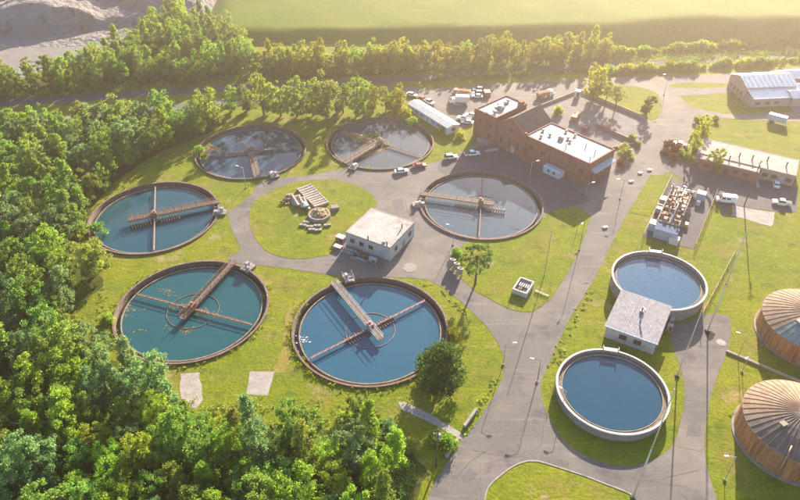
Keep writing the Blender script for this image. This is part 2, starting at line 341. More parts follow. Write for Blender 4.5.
sheet('farm_lane', [(666, 88), (700, 88.5), (730, 87), (736, 92), (700, 95), (668, 96)], 0.036, GRAVEL, curve=False)
sheet('depot_lane', [(686, 107), (705, 110), (728, 114), (770, 113), (830, 112), (832, 122), (780, 121), (728, 118.5), (705, 116), (690, 113)], 0.034, ASPH)
sheet('depot_yard', [(738, 73), (830, 68), (836, 110), (795, 113), (788, 104), (782, 88), (772, 79)], 0.038, GRAVEL, curve=False)
sheet('office_car_park', [(664, 168), (672, 159), (684, 161), (702, 168), (727, 174), (755, 184), (775, 176), (789, 180), (798, 190), (797, 212), (776, 212), (745, 207), (731, 205), (724, 218), (716, 193), (690, 184)], 0.042, DASPH, curve=False)
sheet('concrete_apron', [(732, 205), (755, 210), (775, 212.5), (772, 227), (752, 221), (732, 216)], 0.046, PALECONC, curve=False, jit=0.25)
sheet('compound_slab', [(672, 178), (716, 193), (693, 249), (643, 237)], 0.05, DASPH, curve=False, jit=0.03)
lawn([(629, 212), (650, 175), (671, 176), (649, 217)], z=0.06, curve=False)
sheet('building_forecourt', [(438, 165), (470, 150), (500, 146), (530, 165), (575, 188), (590, 200), (575, 206), (550, 212), (540, 195), (510, 178), (480, 171), (450, 176)], 0.045, DASPH)
sheet('boiler_yard', [(541, 108), (580, 92), (645, 119), (620, 150), (598, 152), (560, 130)], 0.052, GRAVEL, curve=False)
sheet('concrete_pad', [(180, 374), (199, 373), (203, 400), (197, 409), (181, 405)], 0.02, PALECONC, curve=False, jit=0.2)
sheet('concrete_pad', [(250, 371), (274, 372), (268, 396), (246, 394)], 0.02, PALECONC, curve=False, jit=0.15)
sheet('service_road', [(-60, 121), (60, 117), (120, 109), (170, 105), (228, 99), (300, 95), (370, 91), (415, 87), (418, 94), (370, 97), (300, 101), (228, 106), (170, 112), (120, 117), (60, 125), (-60, 130)], 0.02, ASPH)
sheet('railway_bed', [(-80, 106), (0, 99), (100, 93), (200, 86.5), (300, 82), (400, 76.5), (500, 70), (600, 63), (700, 58), (860, 50), (860, 54), (700, 62.5), (600, 68), (500, 75), (400, 82), (300, 87.5), (200, 93), (100, 100), (0, 107), (-80, 113)], 0.02, DASPH)
sheet('quarry_track', [(-60, 58), (20, 48), (80, 47), (122, 40), (126, 46), (85, 55), (30, 62), (0, 80), (-60, 100)], 0.03, GRAVEL)
sheet('field_lane', [(205, 30), (209, 15), (216, 0), (230, -20), (238, -20), (226, 3), (216, 20), (212, 32)], 0.03, GRAVEL)
sheet('bare_quarry_floor', [(-160, 70), (-20, 83), (10, 80), (60, 67), (110, 52), (128, 40), (150, 25), (165, 6), (190, -20), (-160, -60)], 0.012, SOIL)
sheet('worn_path', [(300, 300), (312, 320), (300, 345), (285, 372), (274, 371), (283, 345), (285, 320)], 0.011, mat('worn_grass', (0.25, 0.19, 0.06), (0.19, 0.17, 0.03), scale=0.3, fine=1.6, world=True, rough=0.95, spec=0.1), jit=0.5)
TAR = mat('tar_seal', (0.075, 0.068, 0.068), (0.105, 0.095, 0.092), rough=0.8, world=True)
PATCH = mat('patched_asphalt', (0.115, 0.105, 0.105), (0.14, 0.127, 0.124), rough=0.9, fine=3.5, world=True)
def seal(px, w=0.16, z=0.036):
    P = GL(px); rnd = random.Random(int(px[0][0]*7)); Q = []
    for a, b in zip(P, P[1:]):
        k = max(1, int((b-a).length/1.5)); Q += [a.lerp(b, j/k)+Vector((rnd.uniform(-.12, .12), rnd.uniform(-.12, .12), 0)) for j in range(k)]
    Q.append(P[-1]); b = MB(); vs = []
    for i, q in enumerate(Q):
        d = (Q[min(i+1, len(Q)-1)]-Q[max(i-1, 0)]).normalized(); n_ = Vector((-d.y, d.x, 0))*w*rnd.uniform(.35, .65)
        vs += [(q-n_).xy[:]+(z,), (q+n_).xy[:]+(z,)]
    b.add(vs, [(2*i, 2*i+2, 2*i+3, 2*i+1) for i in range(len(Q)-1)])
    tag(b.build('tar_seal', TAR), kind='structure')
for px in ([(523, 422), (533, 427), (540, 437)], [(541, 392), (537, 412), (533, 424)], [(546, 412), (543, 430), (540, 448)], [(505, 402), (528, 408), (546, 414)], [(470, 450), (500, 456), (525, 457)], [(455, 480), (470, 462), (492, 448)], [(512, 330), (503, 360)], [(527, 325), (512, 352)], [(560, 330), (540, 372), (520, 440)], [(575, 300), (560, 332)],
           [(598, 262), (582, 294)], [(636, 196), (618, 228), (604, 250)], [(645, 160), (630, 190)], [(650, 482), (700, 470)], [(676, 446), (702, 452)], [(686, 400), (707, 404)], [(690, 345), (722, 348)], [(258, 205), (244, 225), (248, 243)], [(360, 182), (378, 186), (398, 190)], [(402, 190), (408, 212), (420, 228)], [(424, 250), (445, 262)], [(600, 470), (640, 480), (690, 488)]): seal(px)
for px in ([(490, 430), (500, 420), (507, 424), (497, 435)], [(560, 312), (568, 297), (574, 300), (566, 315)], [(613, 222), (620, 209), (627, 211), (620, 225)], [(688, 425), (701, 426), (700, 437), (686, 436)], [(392, 200), (402, 198), (405, 210), (394, 212)], [(650, 135), (657, 124), (668, 127), (661, 139)], [(540, 455), (570, 462), (568, 466), (538, 460)], [(460, 478), (470, 468), (478, 474), (467, 486)]): sheet('asphalt_patch', px, 0.0335, PATCH, curve=False, jit=0.05)
# kerb along the lower lawn
kp = smooth_loop(GL(LAWN_TRI), 1.2)[:28]
kb = MB()
for a, b in zip(kp, kp[1:]):
    n_ = (b-a).normalized().cross(Vector((0, 0, 1)))*0.14
    kb.prism([a-n_, b-n_, b+n_, a+n_], 0.0, 0.15)
tag(kb.build('kerb', PALECONC), kind='structure')
# woodland floor
WOOD = [(-60, 124), (0, 128), (60, 130), (130, 124), (205, 112), (224, 120), (215, 130), (190, 141), (150, 158), (112, 186), (88, 216), (78, 248), (96, 268), (104, 286), (86, 300), (70, 320), (88, 344), (122, 366), (150, 384), (170, 400),
        (180, 422), (215, 430), (258, 424), (300, 428), (340, 432), (375, 438), (402, 452), (426, 468), (416, 500), (396, 548), (-60, 560)]
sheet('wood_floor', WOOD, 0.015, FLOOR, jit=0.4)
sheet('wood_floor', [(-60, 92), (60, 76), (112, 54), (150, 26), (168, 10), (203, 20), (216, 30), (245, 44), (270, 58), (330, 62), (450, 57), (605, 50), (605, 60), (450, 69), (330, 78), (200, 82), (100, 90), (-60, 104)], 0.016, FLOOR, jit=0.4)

def bump1(x): return x*x*(3-2*x) if 0 < x < 1 else (0.0 if x <= 0 else 1.0)
def heightfield(name, x0, x1, y0, y1, step, fn, m):
    nx = int((x1-x0)/step)+1; ny = int((y1-y0)/step)+1
    vs = []; fs = []
    for j in range(ny):
        for i in range(nx):
            x = x0+i*step; y = y0+j*step; vs.append((x, y, fn(x, y)))
    for j in range(ny-1):
        for i in range(nx-1): fs.append((j*nx+i, j*nx+i+1, (j+1)*nx+i+1, (j+1)*nx+i))
    b = MB(); b.v = vs; b.f = fs
    return tag(b.build(name, m, smooth=True), kind='structure')
def wob(x, y, s=1.0): return sin(x*0.11*s+1.3)*cos(y*0.13*s-0.4)+0.5*sin(x*0.27*s-y*0.21*s)+0.3*cos(x*0.5*s+y*0.43*s+2)
def field_h(x, y):
    foot = 303 - 0.03*(x+0) + 2.0*wob(x, 0, 0.4)
    H = 4.2 + 5.2*bump1((x+40)/230)
    d = y-foot
    f = H*bump1(d/(H*2.1)) if d > 0 else 0
    f += max(0, d-H*2.1)*0.022 + (0.25*wob(x, y, 0.35) if d > 12 else 0)
    side = bump1((x+97-0.35*(y-310)*-0.35)/14)
    return f*side-0.06
heightfield('field_hill', -110, 520, 292, 900, 4.0, field_h, FIELD)
from mathutils import noise as mnoise
def fbm(x, y, f, o=4): return mnoise.fractal(Vector((x*f, y*f, 3.7)), 0.9, 2.1, o)
def quarry_h(x, y):
    # a terraced bank facing the camera with haul ramps and spoil heaps
    k = x+170
    d = y-(318+0.12*k+7*fbm(x, 0, 0.02)) ; d2 = y-(350-0.25*k+10*fbm(x, 40, 0.02))
    mid = math.exp(-((x+176)/26)**2)
    h = (3.5+7.5*mid)*bump1(d/11) + 6*bump1(d2/14) + 2.6*fbm(x, y, 0.045)*bump1((d+14)/10) + 1.3*fbm(x, y, 0.13) + 0.5*abs(fbm(x, y, 0.4))
    e = min(bump1((x+350)/20), bump1((-94-x)/14), bump1((y-300)/10))
    return h*e-0.15
heightfield('quarry_bank', -350, -88, 288, 520, 1.6, quarry_h, SOIL)

# ------------------------------------------------------------------ clarifiers
def frame_dir(c, px, z=0.5):
    p = G(px[0], px[1], z); return atan2(p.y-c[1], p.x-c[0])
def rail_set(root_bridge, x0, x1, y, z, m, post=2.2):
    b = MB()
    for zz in (0.55, 1.05): b.bar((x0, y, z+zz), (x1, y, z+zz), 0.07)
    n = max(2, int((x1-x0)/post))
    for i in range(n+1):
        x = x0+(x1-x0)*i/n; b.bar((x, y, z), (x, y, z+1.08), 0.07)
    return b.build('railing', m, root_bridge)
DECK = mat('grating_deck', (0.13, 0.095, 0.08), (0.19, 0.15, 0.13), scale=2, fine=9, rough=0.9)
def clarifier(k, label, bridge_px, past, arm_px, wmat, smat, amat, teeth=(3, 9), teeth_side='arm', ring=None, box_off=0.35, bw=1.5, rimm=RIM, half=False, bz=0.75, truss=False, deckm=None):
    deckm = deckm or DECK
    c = TANKS[k]; root = thing('clarifier_tank', label, 'settling tank', (c[0], c[1], 0), 0, 'round settling tanks with bridges')
    MB().lathe([(18.5, -2.2), (18.5, 0.5), (19.0, 0.5), (19.0, -2.2)], 128, closed=True).build('outer_wall', rimm, root, False)
    MB().lathe([(18.494, -1.5), (18.494, 0.30)], 128).build('inner_face', RIMW, root)
    lf = MB().lathe([(17.3, -1.25), (18.5, -1.25)], 96).build('launder', W_DARK, root)
    MB().lathe([(17.02, -1.6), (17.02, -0.42), (17.32, -0.42), (17.32, -1.6)], 128, closed=True).build('weir_wall', WEIR, root)
    MB().disc(17.1, -0.72, 96).build('water', wmat, root)
    a = frame_dir(c, bridge_px); ca, sa = cos(a), sin(a)
    # the bridge: local x runs outwards along the bridge
    br = MB()
    L = past; x0, x1 = -past, 19.3
    pass
    for y in (-bw/2, bw/2): br.box(((x0+x1)/2, y, bz-0.18), (x1-x0, 0.16, 0.42))
    for i in range(int((x1-x0)/1.5)): br.box((x0+0.4+i*1.5, 0, bz-0.2), (0.12, bw-0.18, 0.2))
    o = br.build('bridge', smat, root); o.rotation_euler = (0, 0, a)
    MB().box(((x0+x1)/2, 0, bz-0.02), (x1-x0-0.1, bw-0.36, 0.05)).build('deck', deckm, o)
    for y in (-bw/2, bw/2): rail_set(o, x0+0.1, x1-0.2, y, bz+0.06, smat)
    if truss:
        tb = MB()
        for y in (-bw/2-0.1, bw/2+0.1):
            for i in range(int((x1-x0)/1.6)):
                xa = x0+i*1.6; tb.bar((xa, y, bz-0.3), (xa+0.8, y, bz+1.15), 0.08); tb.bar((xa+0.8, y, bz+1.15), (xa+1.6, y, bz-0.3), 0.08)
        tb.build('truss', smat, o)
    MB().tube((0, 0, -1.5), (0, 0, bz-0.06), 0.75, n=20).build('centre_column', smat, root, True)
    dv = MB(); dv.box((0, 0, bz+0.45), (1.5, 1.3, 0.75)).tube((0.2, 0, bz+0.8), (0.2, 0, bz+1.4), 0.35, n=12)
    d = dv.build('drive_unit', amat, root); d.rotation_euler = (0, 0, a)
    # scraper arm
    b2 = frame_dir(c, arm_px)
    xa0 = 0.6 if half else -16.9
    ar = MB(); ar.box(((xa0+16.9)/2, 0, -0.12), (16.9-xa0, 0.28, 0.22))
    ar.box(((xa0+16.9)/2, 0, 0.35), (16.9-xa0, 0.10, 0.10))
    n = int((16.9-xa0)/1.7)
    for i in range(n):
        x = xa0+i*1.7; ar.bar((x, 0, -0.05), (x+0.85, 0, 0.35), 0.07); ar.bar((x+0.85, 0, 0.35), (x+1.7, 0, -0.05), 0.07)
    o2 = ar.build('scraper_arm', amat, root); o2.rotation_euler = (0, 0, b2)
    # hanging rake blades either side of the column
    host = o2 if teeth_side == 'arm' else o
    off = 0.0 if teeth_side == 'arm' else (-1.0 if cos(a) > 0 else 1.0)*2.1
    tm = MB().box((0, 0, -0.30), (0.20, 2.7, 0.5)).box((0, 0, 0.10), (0.26, 0.3, 0.6)).mesh('rake_blade'); tm.materials.append(WEIR if teeth_side == 'arm' else amat)
    for sgn in (-1, 1):
        for i in range(teeth[1]):
            t = put('rake_blade', tm, host); t.location = (sgn*(1.5+i*0.74), off, -0.35 if teeth_side == 'arm' else 0.0); t.rotation_euler = (0, 0, radians(8))
    if ring:
        MB().lathe([(ring-0.04, -0.9), (ring-0.04, -0.58), (ring+0.04, -0.58), (ring+0.04, -0.9)], 72, closed=True).build('scum_baffle', amat, root)
    # control platform on the rim
    a3 = a+box_off
    pf = MB().box((19.4, 0, 0.55), (3.6, 2.6, 0.16)).box((19.4, -1.2, 0.2), (3.4, 0.2, 0.7)).box((19.4, 1.2, 0.2), (3.4, 0.2, 0.7))
    p = pf.build('control_platform', CONC, root); p.rotation_euler = (0, 0, a3)
    cb = MB().box((19.8, 0.5, 1.15), (1.1, 0.7, 1.1)).box((18.9, -0.5, 0.95), (0.5, 0.9, 0.7)).box((18.0, 0.0, 0.85), (1.0, 1.1, 0.4)).build('control_box', GREYSTEEL, p)
    rl = MB()
    for y in (-1.25, 1.25):
        rl.bar((17.7, y, 1.6), (21.1, y, 1.6), 0.07)
        for x in (17.7, 19.4, 21.1): rl.bar((x, y, 0.6), (x, y, 1.63), 0.07)
    rl.build('railing', GREYSTEEL, p)
    return root
clarifier(0, 'teal round settling tank with brown rusty bridge and floating scum, beside the left wood', (233, 263), 4.6, (259, 325), W_TEAL, RUST, RUST, (3, 4), 'arm', 6.4, -0.25, truss=True)
clarifier(1, 'bright blue round settling tank with grey steel bridge, nearest of the six bridged tanks', (333, 282), 5.2, (431, 296), W_BLUE, GREYSTEEL, PINKSTEEL, (3, 8), 'arm', 6.0, -0.22)
clarifier(2, 'blue-green round settling tank with reddish bridge crossed by a tan beam, by the wood', (218, 202), 7.5, (155, 183), W_BTEAL, RUSTP, TANSTEEL, (3, 8), 'bridge', None, -0.30, truss=True)
clarifier(3, 'grey-blue round settling tank reflecting trees, with a short brown bridge and pale rakes', (257, 177), 2.2, (303, 145), W_GREY, RUST, RUSTP, (3, 9), 'arm', None, 0.28, bw=2.0)
clarifier(4, 'overgrown round settling tank with brown water and weeds, beside the long white cabin', (347, 161), 1.8, (424, 155), W_BROWN, TANSTEEL, RUSTP, (3, 3), 'arm', None, 0.22, bw=2.0)
clarifier(5, 'pale grey round settling tank with tan bridge, in front of the brick building', (421, 194), 4.0, (479, 237), W_PALE, TANSTEEL, RUSTP, (3, 9), 'bridge', 5.6, 0.30)
# scum and algae floating on the near left tank, a white scum patch on the blue one
def flat_patch(name, tank, pts, m, rs, seed, label):
    rnd = random.Random(seed); b = MB(); cc = G(*pts[0], -0.7)
    for (u, v), r in zip(pts, rs):
        p = G(u, v, -0.7)
        for q in range(12):
            x = p.x+rnd.gauss(0, r*1.1)-cc.x; y = p.y+rnd.gauss(0, r*0.5)-cc.y; rr = rnd.uniform(0.06, 0.24)*r; ph = rnd.random()*6
            ring = [(x+rr*(1+0.35*sin(3*t+ph))*cos(t)*1.3, y+rr*(1+0.3*cos(2*t+ph))*sin(t)) for t in [2*pi*i/9 for i in range(9)]]
            z0 = -0.02+q*0.0017; b.prism(ring, z0, z0+0.022+q*0.0013)
    o = b.build(name, m); o.location = cc; tag(o, label, 'scum', kind='stuff'); return o
SCUM = mat('dry_scum', (0.19, 0.165, 0.10), (0.12, 0.11, 0.055), scale=1, fine=5, rough=1)
flat_patch('floating_scum', 0, [(165, 291), (172, 296), (128, 309), (125, 315), (138, 331), (185, 332), (168, 327), (176, 308), (200, 309), (214, 312), (160, 290), (190, 330), (145, 310)], SCUM, [1.2, 1.0, 1.3, 0.9, 0.9, 1.2, 0.8, 0.9, 1.0, 0.8, 0.8, 0.9, 0.6], 4, 'brownish scum floating on the teal tank')
flat_patch('floating_scum', 1, [(303, 341), (300, 338)], mat('white_scum', (0.62, 0.62, 0.6), rough=1), [1.1, 0.8], 5, 'small white scum patch at the left edge of the bright blue tank')
SILT = mat('silt_bank', (0.24, 0.15, 0.08), (0.30, 0.20, 0.11), scale=0.6, fine=2, rough=1)
def silt(px, sx, sy, rz, lab):
    p = G(*px, -0.72); n = 20; prof = []
    b = MB(); rnd = random.Random(3); rim = [1+rnd.uniform(-.22, .22) for _ in range(n)]
    vs = [(0, 0, 0.28)]; fs = []
    for q, (f, z) in enumerate(((0.5, 0.22), (0.85, 0.08), (1.05, -0.12))):
        vs += [(f*rim[i]*sx*cos(2*pi*i/n), f*rim[i]*sy*sin(2*pi*i/n), z) for i in range(n)]
    fs += [(0, 1+i, 1+(i+1) % n) for i in range(n)]
    for q in range(2): fs += [(1+q*n+i, 1+(q+1)*n+i, 1+(q+1)*n+(i+1) % n, 1+q*n+(i+1) % n) for i in range(n)]
    o = b.add(vs, fs).build('silt_bank', SILT, None, True); o.location = p; o.rotation_euler = (0, 0, rz); tag(o, lab, 'silt')
silt((374, 152), 6.5, 1.6, radians(38), 'brown silt bank beside the bridge of the overgrown settling tank')
silt((360, 137), 6.5, 2.6, radians(-30), 'brown silt bank left of centre in the overgrown settling tank')
silt((207, 149), 4.2, 2.6, radians(20), 'brown silt bank at the left edge of the tank with short brown bridge')

# ------------------------------------------------------------------ open round tanks with tall walls
COPE = mat('painted_coping', (0.52, 0.50, 0.50), (0.43, 0.405, 0.40), scale=0.5, fine=4, rough=0.7)
def round_tank(c, R, h, wat, wz, label, ph):
    root = thing('round_tank', label, 'tank', (c[0], c[1], 0), 0, 'open round tanks beside the pump house')
    MB().lathe([(R-0.5, -0.5), (R-0.5, h), (R, h), (R, h-0.35), (R-0.22, h-0.35), (R-0.22, -0.5)], 128, closed=True).build('wall', CONC, root)
    MB().lathe([(R+0.03, h-0.3), (R+0.03, h+0.03), (R-0.42, h+0.03)], 128).build('coping', COPE, root)
    MB().lathe([(R-1.35, wz-0.5), (R-1.35, wz+0.2), (R-0.51, wz+0.2)], 128).build('inner_ledge', RIMW, root)
    MB().lathe([(R-1.42, wz-0.5), (R-1.42, wz+0.3), (R-1.30, wz+0.3), (R-1.30, wz-0.5)], 128, closed=True).build('weir_wall', TANSTEEL, root)
    MB().disc(R-1.36, wz, 96).build('water', wat, root)
    b = MB()
    for s in (-0.25, 0.25): b.bar((R+0.15, s, 0), (R+0.15, s, h+1.0), 0.07)
    for i in range(int(h/0.35)): b.bar((R+0.15, -0.25, 0.3+i*0.35), (R+0.15, 0.25, 0.3+i*0.35), 0.05)
    o = b.build('ladder', GREYSTEEL, root); o.rotation_euler = (0, 0, ph)
    g = MB().box((R-0.4, 0, h+0.35), (1.1, 3.6, 0.12)).box((R-0.4, -1.7, h+0.7), (1.0, 0.1, 0.7)).box((R-0.4, 1.7, h+0.7), (1.0, 0.1, 0.7))
    o = g.build('walkway_gate', GREYSTEEL, root); o.rotation_euler = (0, 0, radians(78))
    return root
round_tank((66.58, 131.5), 11.8, 3.8, W_RIP, 2.6, 'tall-walled round tank of rippled blue water behind the pump house', radians(-40))
round_tank((46.1, 96.2), 12.0, 2.4, W_RIP2, 1.5, 'low-walled round tank of deep blue water in front of the pump house', radians(170))

# ------------------------------------------------------------------ digesters
def digester(c, R, h, label, scheme, rot):
    root = thing('digester_tank', label, 'digester', (c[0], c[1], 0), 0, 'rust-coloured domed digesters')
    MB().lathe([(R, -0.3), (R, h), (R-0.4, h), (R-0.4, -0.3)], 96, closed=True).build('wall', RUSTWALL, root)
    MB().lathe([(R+0.5, -0.2), (R+0.5, 0.22), (R+0.02, 0.22)], 96).build('footing', CONC, root)
    MB().lathe([(R+0.12, h-0.28), (R+0.12, h+0.1), (R-0.3, h+0.1)], 96).build('eave_ring', RUSTP, root)
    n = 44; crown = 2.7
    prof = [(R+0.05, h+0.10)] + [(R*(1-t)+0.6*t, h+0.10+crown*(1-(1-t)**1.8)) for t in (0.2, 0.4, 0.6, 0.8, 1.0)]
    for i in range(n):
        a0 = 2*pi*i/n; a1 = 2*pi*(i+0.93)/n
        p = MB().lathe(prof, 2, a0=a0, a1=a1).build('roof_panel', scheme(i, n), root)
    MB().lathe([(r, z-0.1) for r, z in prof], 88).build('roof_deck', RIBD, root)
    rp = MB()
    pr = [(r, z) for r, z in prof]
    for j in range(len(pr)-1): rp.bar((pr[j][0], 0, pr[j][1]+0.02), (pr[j+1][0], 0, pr[j+1][1]+0.02), 0.10, 0.13)
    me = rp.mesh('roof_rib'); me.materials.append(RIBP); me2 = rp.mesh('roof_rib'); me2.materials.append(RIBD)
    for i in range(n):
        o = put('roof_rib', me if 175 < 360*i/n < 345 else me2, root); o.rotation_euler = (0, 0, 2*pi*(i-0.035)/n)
    MB().tube((0, 0, h+crown-0.1), (0, 0, h+crown+0.45), 0.9, 0.8, n=20).tube((0, 0, h+crown+0.4), (0, 0, h+crown+0.9), 0.3, n=10).build('roof_cap', mat('cap_paint', (0.55, 0.58, 0.48), rough=0.6), root)
    hh = MB().box((R*0.55, 0, h+2.35), (1.3, 1.1, 0.5)).build('roof_hatch', RIBP, root); hh.rotation_euler = (0, 0, radians(205))
    pp = MB().tube((R*0.8, 0, h+1.2), (R+0.35, 0, h+0.6), 0.14, n=8).tube((R+0.35, 0, h+0.6), (R+0.35, 0, 0), 0.14, n=8).build('gas_pipe', TANSTEEL, root, True); pp.rotation_euler = (0, 0, radians(232))
    return root
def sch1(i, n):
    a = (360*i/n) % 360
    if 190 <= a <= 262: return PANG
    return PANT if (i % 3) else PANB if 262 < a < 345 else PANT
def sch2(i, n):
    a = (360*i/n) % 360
    return PANB if 178 < a < 342 else PANT  # sun-facing half painted tan as if lit, the half turned away brown
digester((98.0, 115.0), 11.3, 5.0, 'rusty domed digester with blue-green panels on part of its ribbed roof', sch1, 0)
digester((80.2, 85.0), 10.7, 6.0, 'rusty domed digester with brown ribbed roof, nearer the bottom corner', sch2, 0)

# ------------------------------------------------------------------ buildings
FRAMEM = mat('faded_frame', (0.30, 0.22, 0.18), (0.24, 0.17, 0.14), rough=0.7)
def vent(px, z, kind, parent, inv, m=GREYSTEEL, s=1.0):
    p = inv @ G(px[0], px[1], z)
    b = MB()
    if kind == 'mush': b.tube((p.x, p.y, p.z-0.2), (p.x, p.y, p.z+0.5*s), 0.3*s, n=10).tube((p.x, p.y, p.z+0.5*s), (p.x, p.y, p.z+0.75*s), 0.65*s, 0.4*s, n=12)
    elif kind == 'pipe': b.tube((p.x, p.y, p.z-0.2), (p.x, p.y, p.z+1.3*s), 0.16*s, n=8)
    elif kind == 'stack': b.tube((p.x, p.y, p.z-0.2), (p.x, p.y, p.z+1.8*s), 0.22*s, n=8).tube((p.x, p.y, p.z+1.75*s), (p.x, p.y, p.z+2.0*s), 0.34*s, n=8)
    else: b.box((p.x, p.y, p.z+0.45*s), (1.5*s, 1.2*s, 0.95*s)).box((p.x, p.y, p.z+0.98*s), (1.0*s, 0.8*s, 0.14*s))
    return b.build('roof_vent', m, parent)
def window(parent, x, y, z, w, h, axis, glass=GLASS, fm=None, arch=None):
    """a framed window on a wall facing -y (axis 'y-'), +x ('x+') and so on; local coordinates of the building"""
    dx, dy = {'y-': (0, -1), 'y+': (0, 1), 'x+': (1, 0), 'x-': (-1, 0)}[axis]
    t = 0.10; fm = fm or FRAMEM
    def bx(b, cx, cz, ww, hh, d0, d1):
        if dy: b.box((x+cx, y+dy*(d0+d1)/2, z+cz), (ww, d1-d0, hh))
        else: b.box((x+dx*(d0+d1)/2, y+cx, z+cz), (d1-d0, ww, hh))
    f = MB()
    bx(f, 0, h/2+t/2, w+2*t, t, -0.03, 0.09); bx(f, 0, -h/2-t/2, w+2*t+0.1, t, -0.03, 0.15)
    for s in (-1, 1): bx(f, s*(w/2+t/2), 0, t, h, -0.03, 0.08)
    bx(f, 0, 0, 0.06, h, -0.03, 0.05)
    o = f.build('window', fm, parent)
    g = MB(); bx(g, 0, 0, w, h, -0.02, 0.012); g.build('pane', glass, o)
    return o
def doorp(parent, x, y, z, w, h, axis, m=DARK):
    dx, dy = {'y-': (0, -1), 'y+': (0, 1), 'x+': (1, 0), 'x-': (-1, 0)}[axis]
    b = MB()
    if dy: b.box((x, y+dy*0.03, z+h/2), (w, 0.1, h))
    else: b.box((x+dx*0.03, y, z+h/2), (0.1, w, h))
    o = b.build('door', m, parent)
    k = MB()
    if dy: k.box((x+w*0.38, y+dy*0.12, z+1.0), (0.12, 0.1, 0.12))
    else: k.box((x+dx*0.12, y+w*0.38, z+1.0), (0.1, 0.12, 0.12))
    k.build('handle', GREYSTEEL, o); return o
def parapet_block(root, x0, x1, y0, y1, h, wall, roof, par=0.35, t=0.3, cap=None):
    MB().prism([(x0, y0), (x1, y0), (x1, y1), (x0, y1)], -0.3, h-0.02).build('wall', wall, root)
    MB().prism([(x0+0.02, y0+0.02), (x1-0.02, y0+0.02), (x1-0.02, y1-0.02), (x0+0.02, y1-0.02)], h-0.02, h+0.06).build('roof', roof, root)
    b = MB(); e = 0.05
    b.prism([(x0-e, y0-e), (x1+e, y0-e), (x1+e, y0+t), (x0-e, y0+t)], h-0.25, h+par)
    b.prism([(x0-e, y1-t), (x1+e, y1-t), (x1+e, y1+e), (x0-e, y1+e)], h-0.25, h+par)
    b.prism([(x0-e, y0+t), (x0+t, y0+t), (x0+t, y1-t), (x0-e, y1-t)], h-0.25, h+par)
    b.prism([(x1-t, y0+t), (x1+e, y0+t), (x1+e, y1-t), (x1-t, y1-t)], h-0.25, h+par)
    b.build('parapet', cap or wall, root)

# control building on the plaza: origin at its corner nearest the camera's left, local x runs right and toward us
rz = radians(-29.5); R0 = thing('control_building', 'flat-roofed pale grey control building with stained white roof on the plaza', 'building', (-15.2, 150.2, 0), rz)
inv = Matrix.Translation((-15.2, 150.2, 0)) @ Matrix.Rotation(rz, 4, 'Z'); inv = inv.inverted()
parapet_block(R0, 0, 14.4, 0, 13.7, 4.6, WALLGREY, ROOFC, par=0.10, t=0.25, cap=PALECONC)
for px in ((368, 240), (402, 228), (387, 246), (384, 243)): vent(px, 4.6, 'pipe' if px[0] != 384 else 'box', R0, inv, DARK if px[0] != 384 else GREYSTEEL, 1.1 if px[0] != 384 else 0.6)
for x in (2.2, 5.2, 8.2): window(R0, x, 0, 2.4, 1.3, 1.2, 'y-')
doorp(R0, 11.8, 0, 0, 1.6, 2.4, 'y-', BLUEGREY)
doorp(R0, 14.4, 7.5, 0, 1.3, 2.3, 'x+', TANSTEEL); window(R0, 14.4, 3.2, 2.4, 1.4, 1.2, 'x+'); window(R0, 14.4, 11.0, 2.4, 1.4, 1.2, 'x+')
for i, (l, w, y) in enumerate(((3.4, 2.2, -2.0), (2.2, 1.5, -1.6), (2.6, 1.6, -2.4))):
    pass
def cabinet(px, d, label, m, rz=radians(-29.5), cat='cabinet', name='equipment_cabinet', legs=True):
    p = G(*px); r = thing(name, label, cat, p, rz)
    MB().box((0, 0, d[2]/2+0.15), d).build('body', m, r)
    MB().box((0, 0, d[2]+0.19), (d[0]+0.12, d[1]+0.12, 0.09)).build('lid', GREYSTEEL, r)
    MB().box((0, 0, 0.08), (d[0]+0.3, d[1]+0.3, 0.17)).build('plinth', CONC, r)
    MB().box((d[0]*0.2, -d[1]/2-0.03, d[2]*0.5+0.15), (d[0]*0.4, 0.06, d[2]*0.7)).build('door', DARK, r)
    return r
def pipework(px, label, rz, m=DARK):
    p = G(*px); r = thing('pipework', label, 'pipes', p, rz)
    MB().tube((-2.2, 0, 0.7), (2.2, 0, 0.7), 0.28, n=12).build('pipe', m, r, True)
    MB().tube((-1.2, -0.9, 0.45), (1.8, -0.9, 0.45), 0.2, n=12).build('pipe', BLUEGREY, r, True)
    for x in (-1.6, 0.2, 1.7):
        MB().tube((x, 0, 0), (x, 0, 1.2), 0.13, n=8).build('riser', m, r)
    for x in (-0.7, 1.0):
        MB().tube((x, 0, 0.95), (x, 0, 1.35), 0.3, 0.3, n=12).build('valve', RUST, r)
    MB().box((0, -0.4, 0.1), (5.0, 2.0, 0.2)).build('plinth', CONC, r)
pipework((351, 252), 'dark blue pipework and valves against the shaded wall of the control building', radians(-29.5), BLUEGREY)
pipework((361, 258), 'dark pipework with red valves along the shaded side of the control building', radians(-29.5))
cabinet((373, 261.5), (2.2, 1.0, 1.0), 'low grey cabinet at the shaded corner of the control building', GREYSTEEL)
cabinet((341, 240.5), (2.6, 1.8, 1.3), 'rusty brown skip-like cabinet on grass beside the control building', RUSTP)
cabinet((338, 248.5), (2.4, 1.4, 0.7), 'low tan cabinet at the lawn edge by the control building', TANSTEEL)

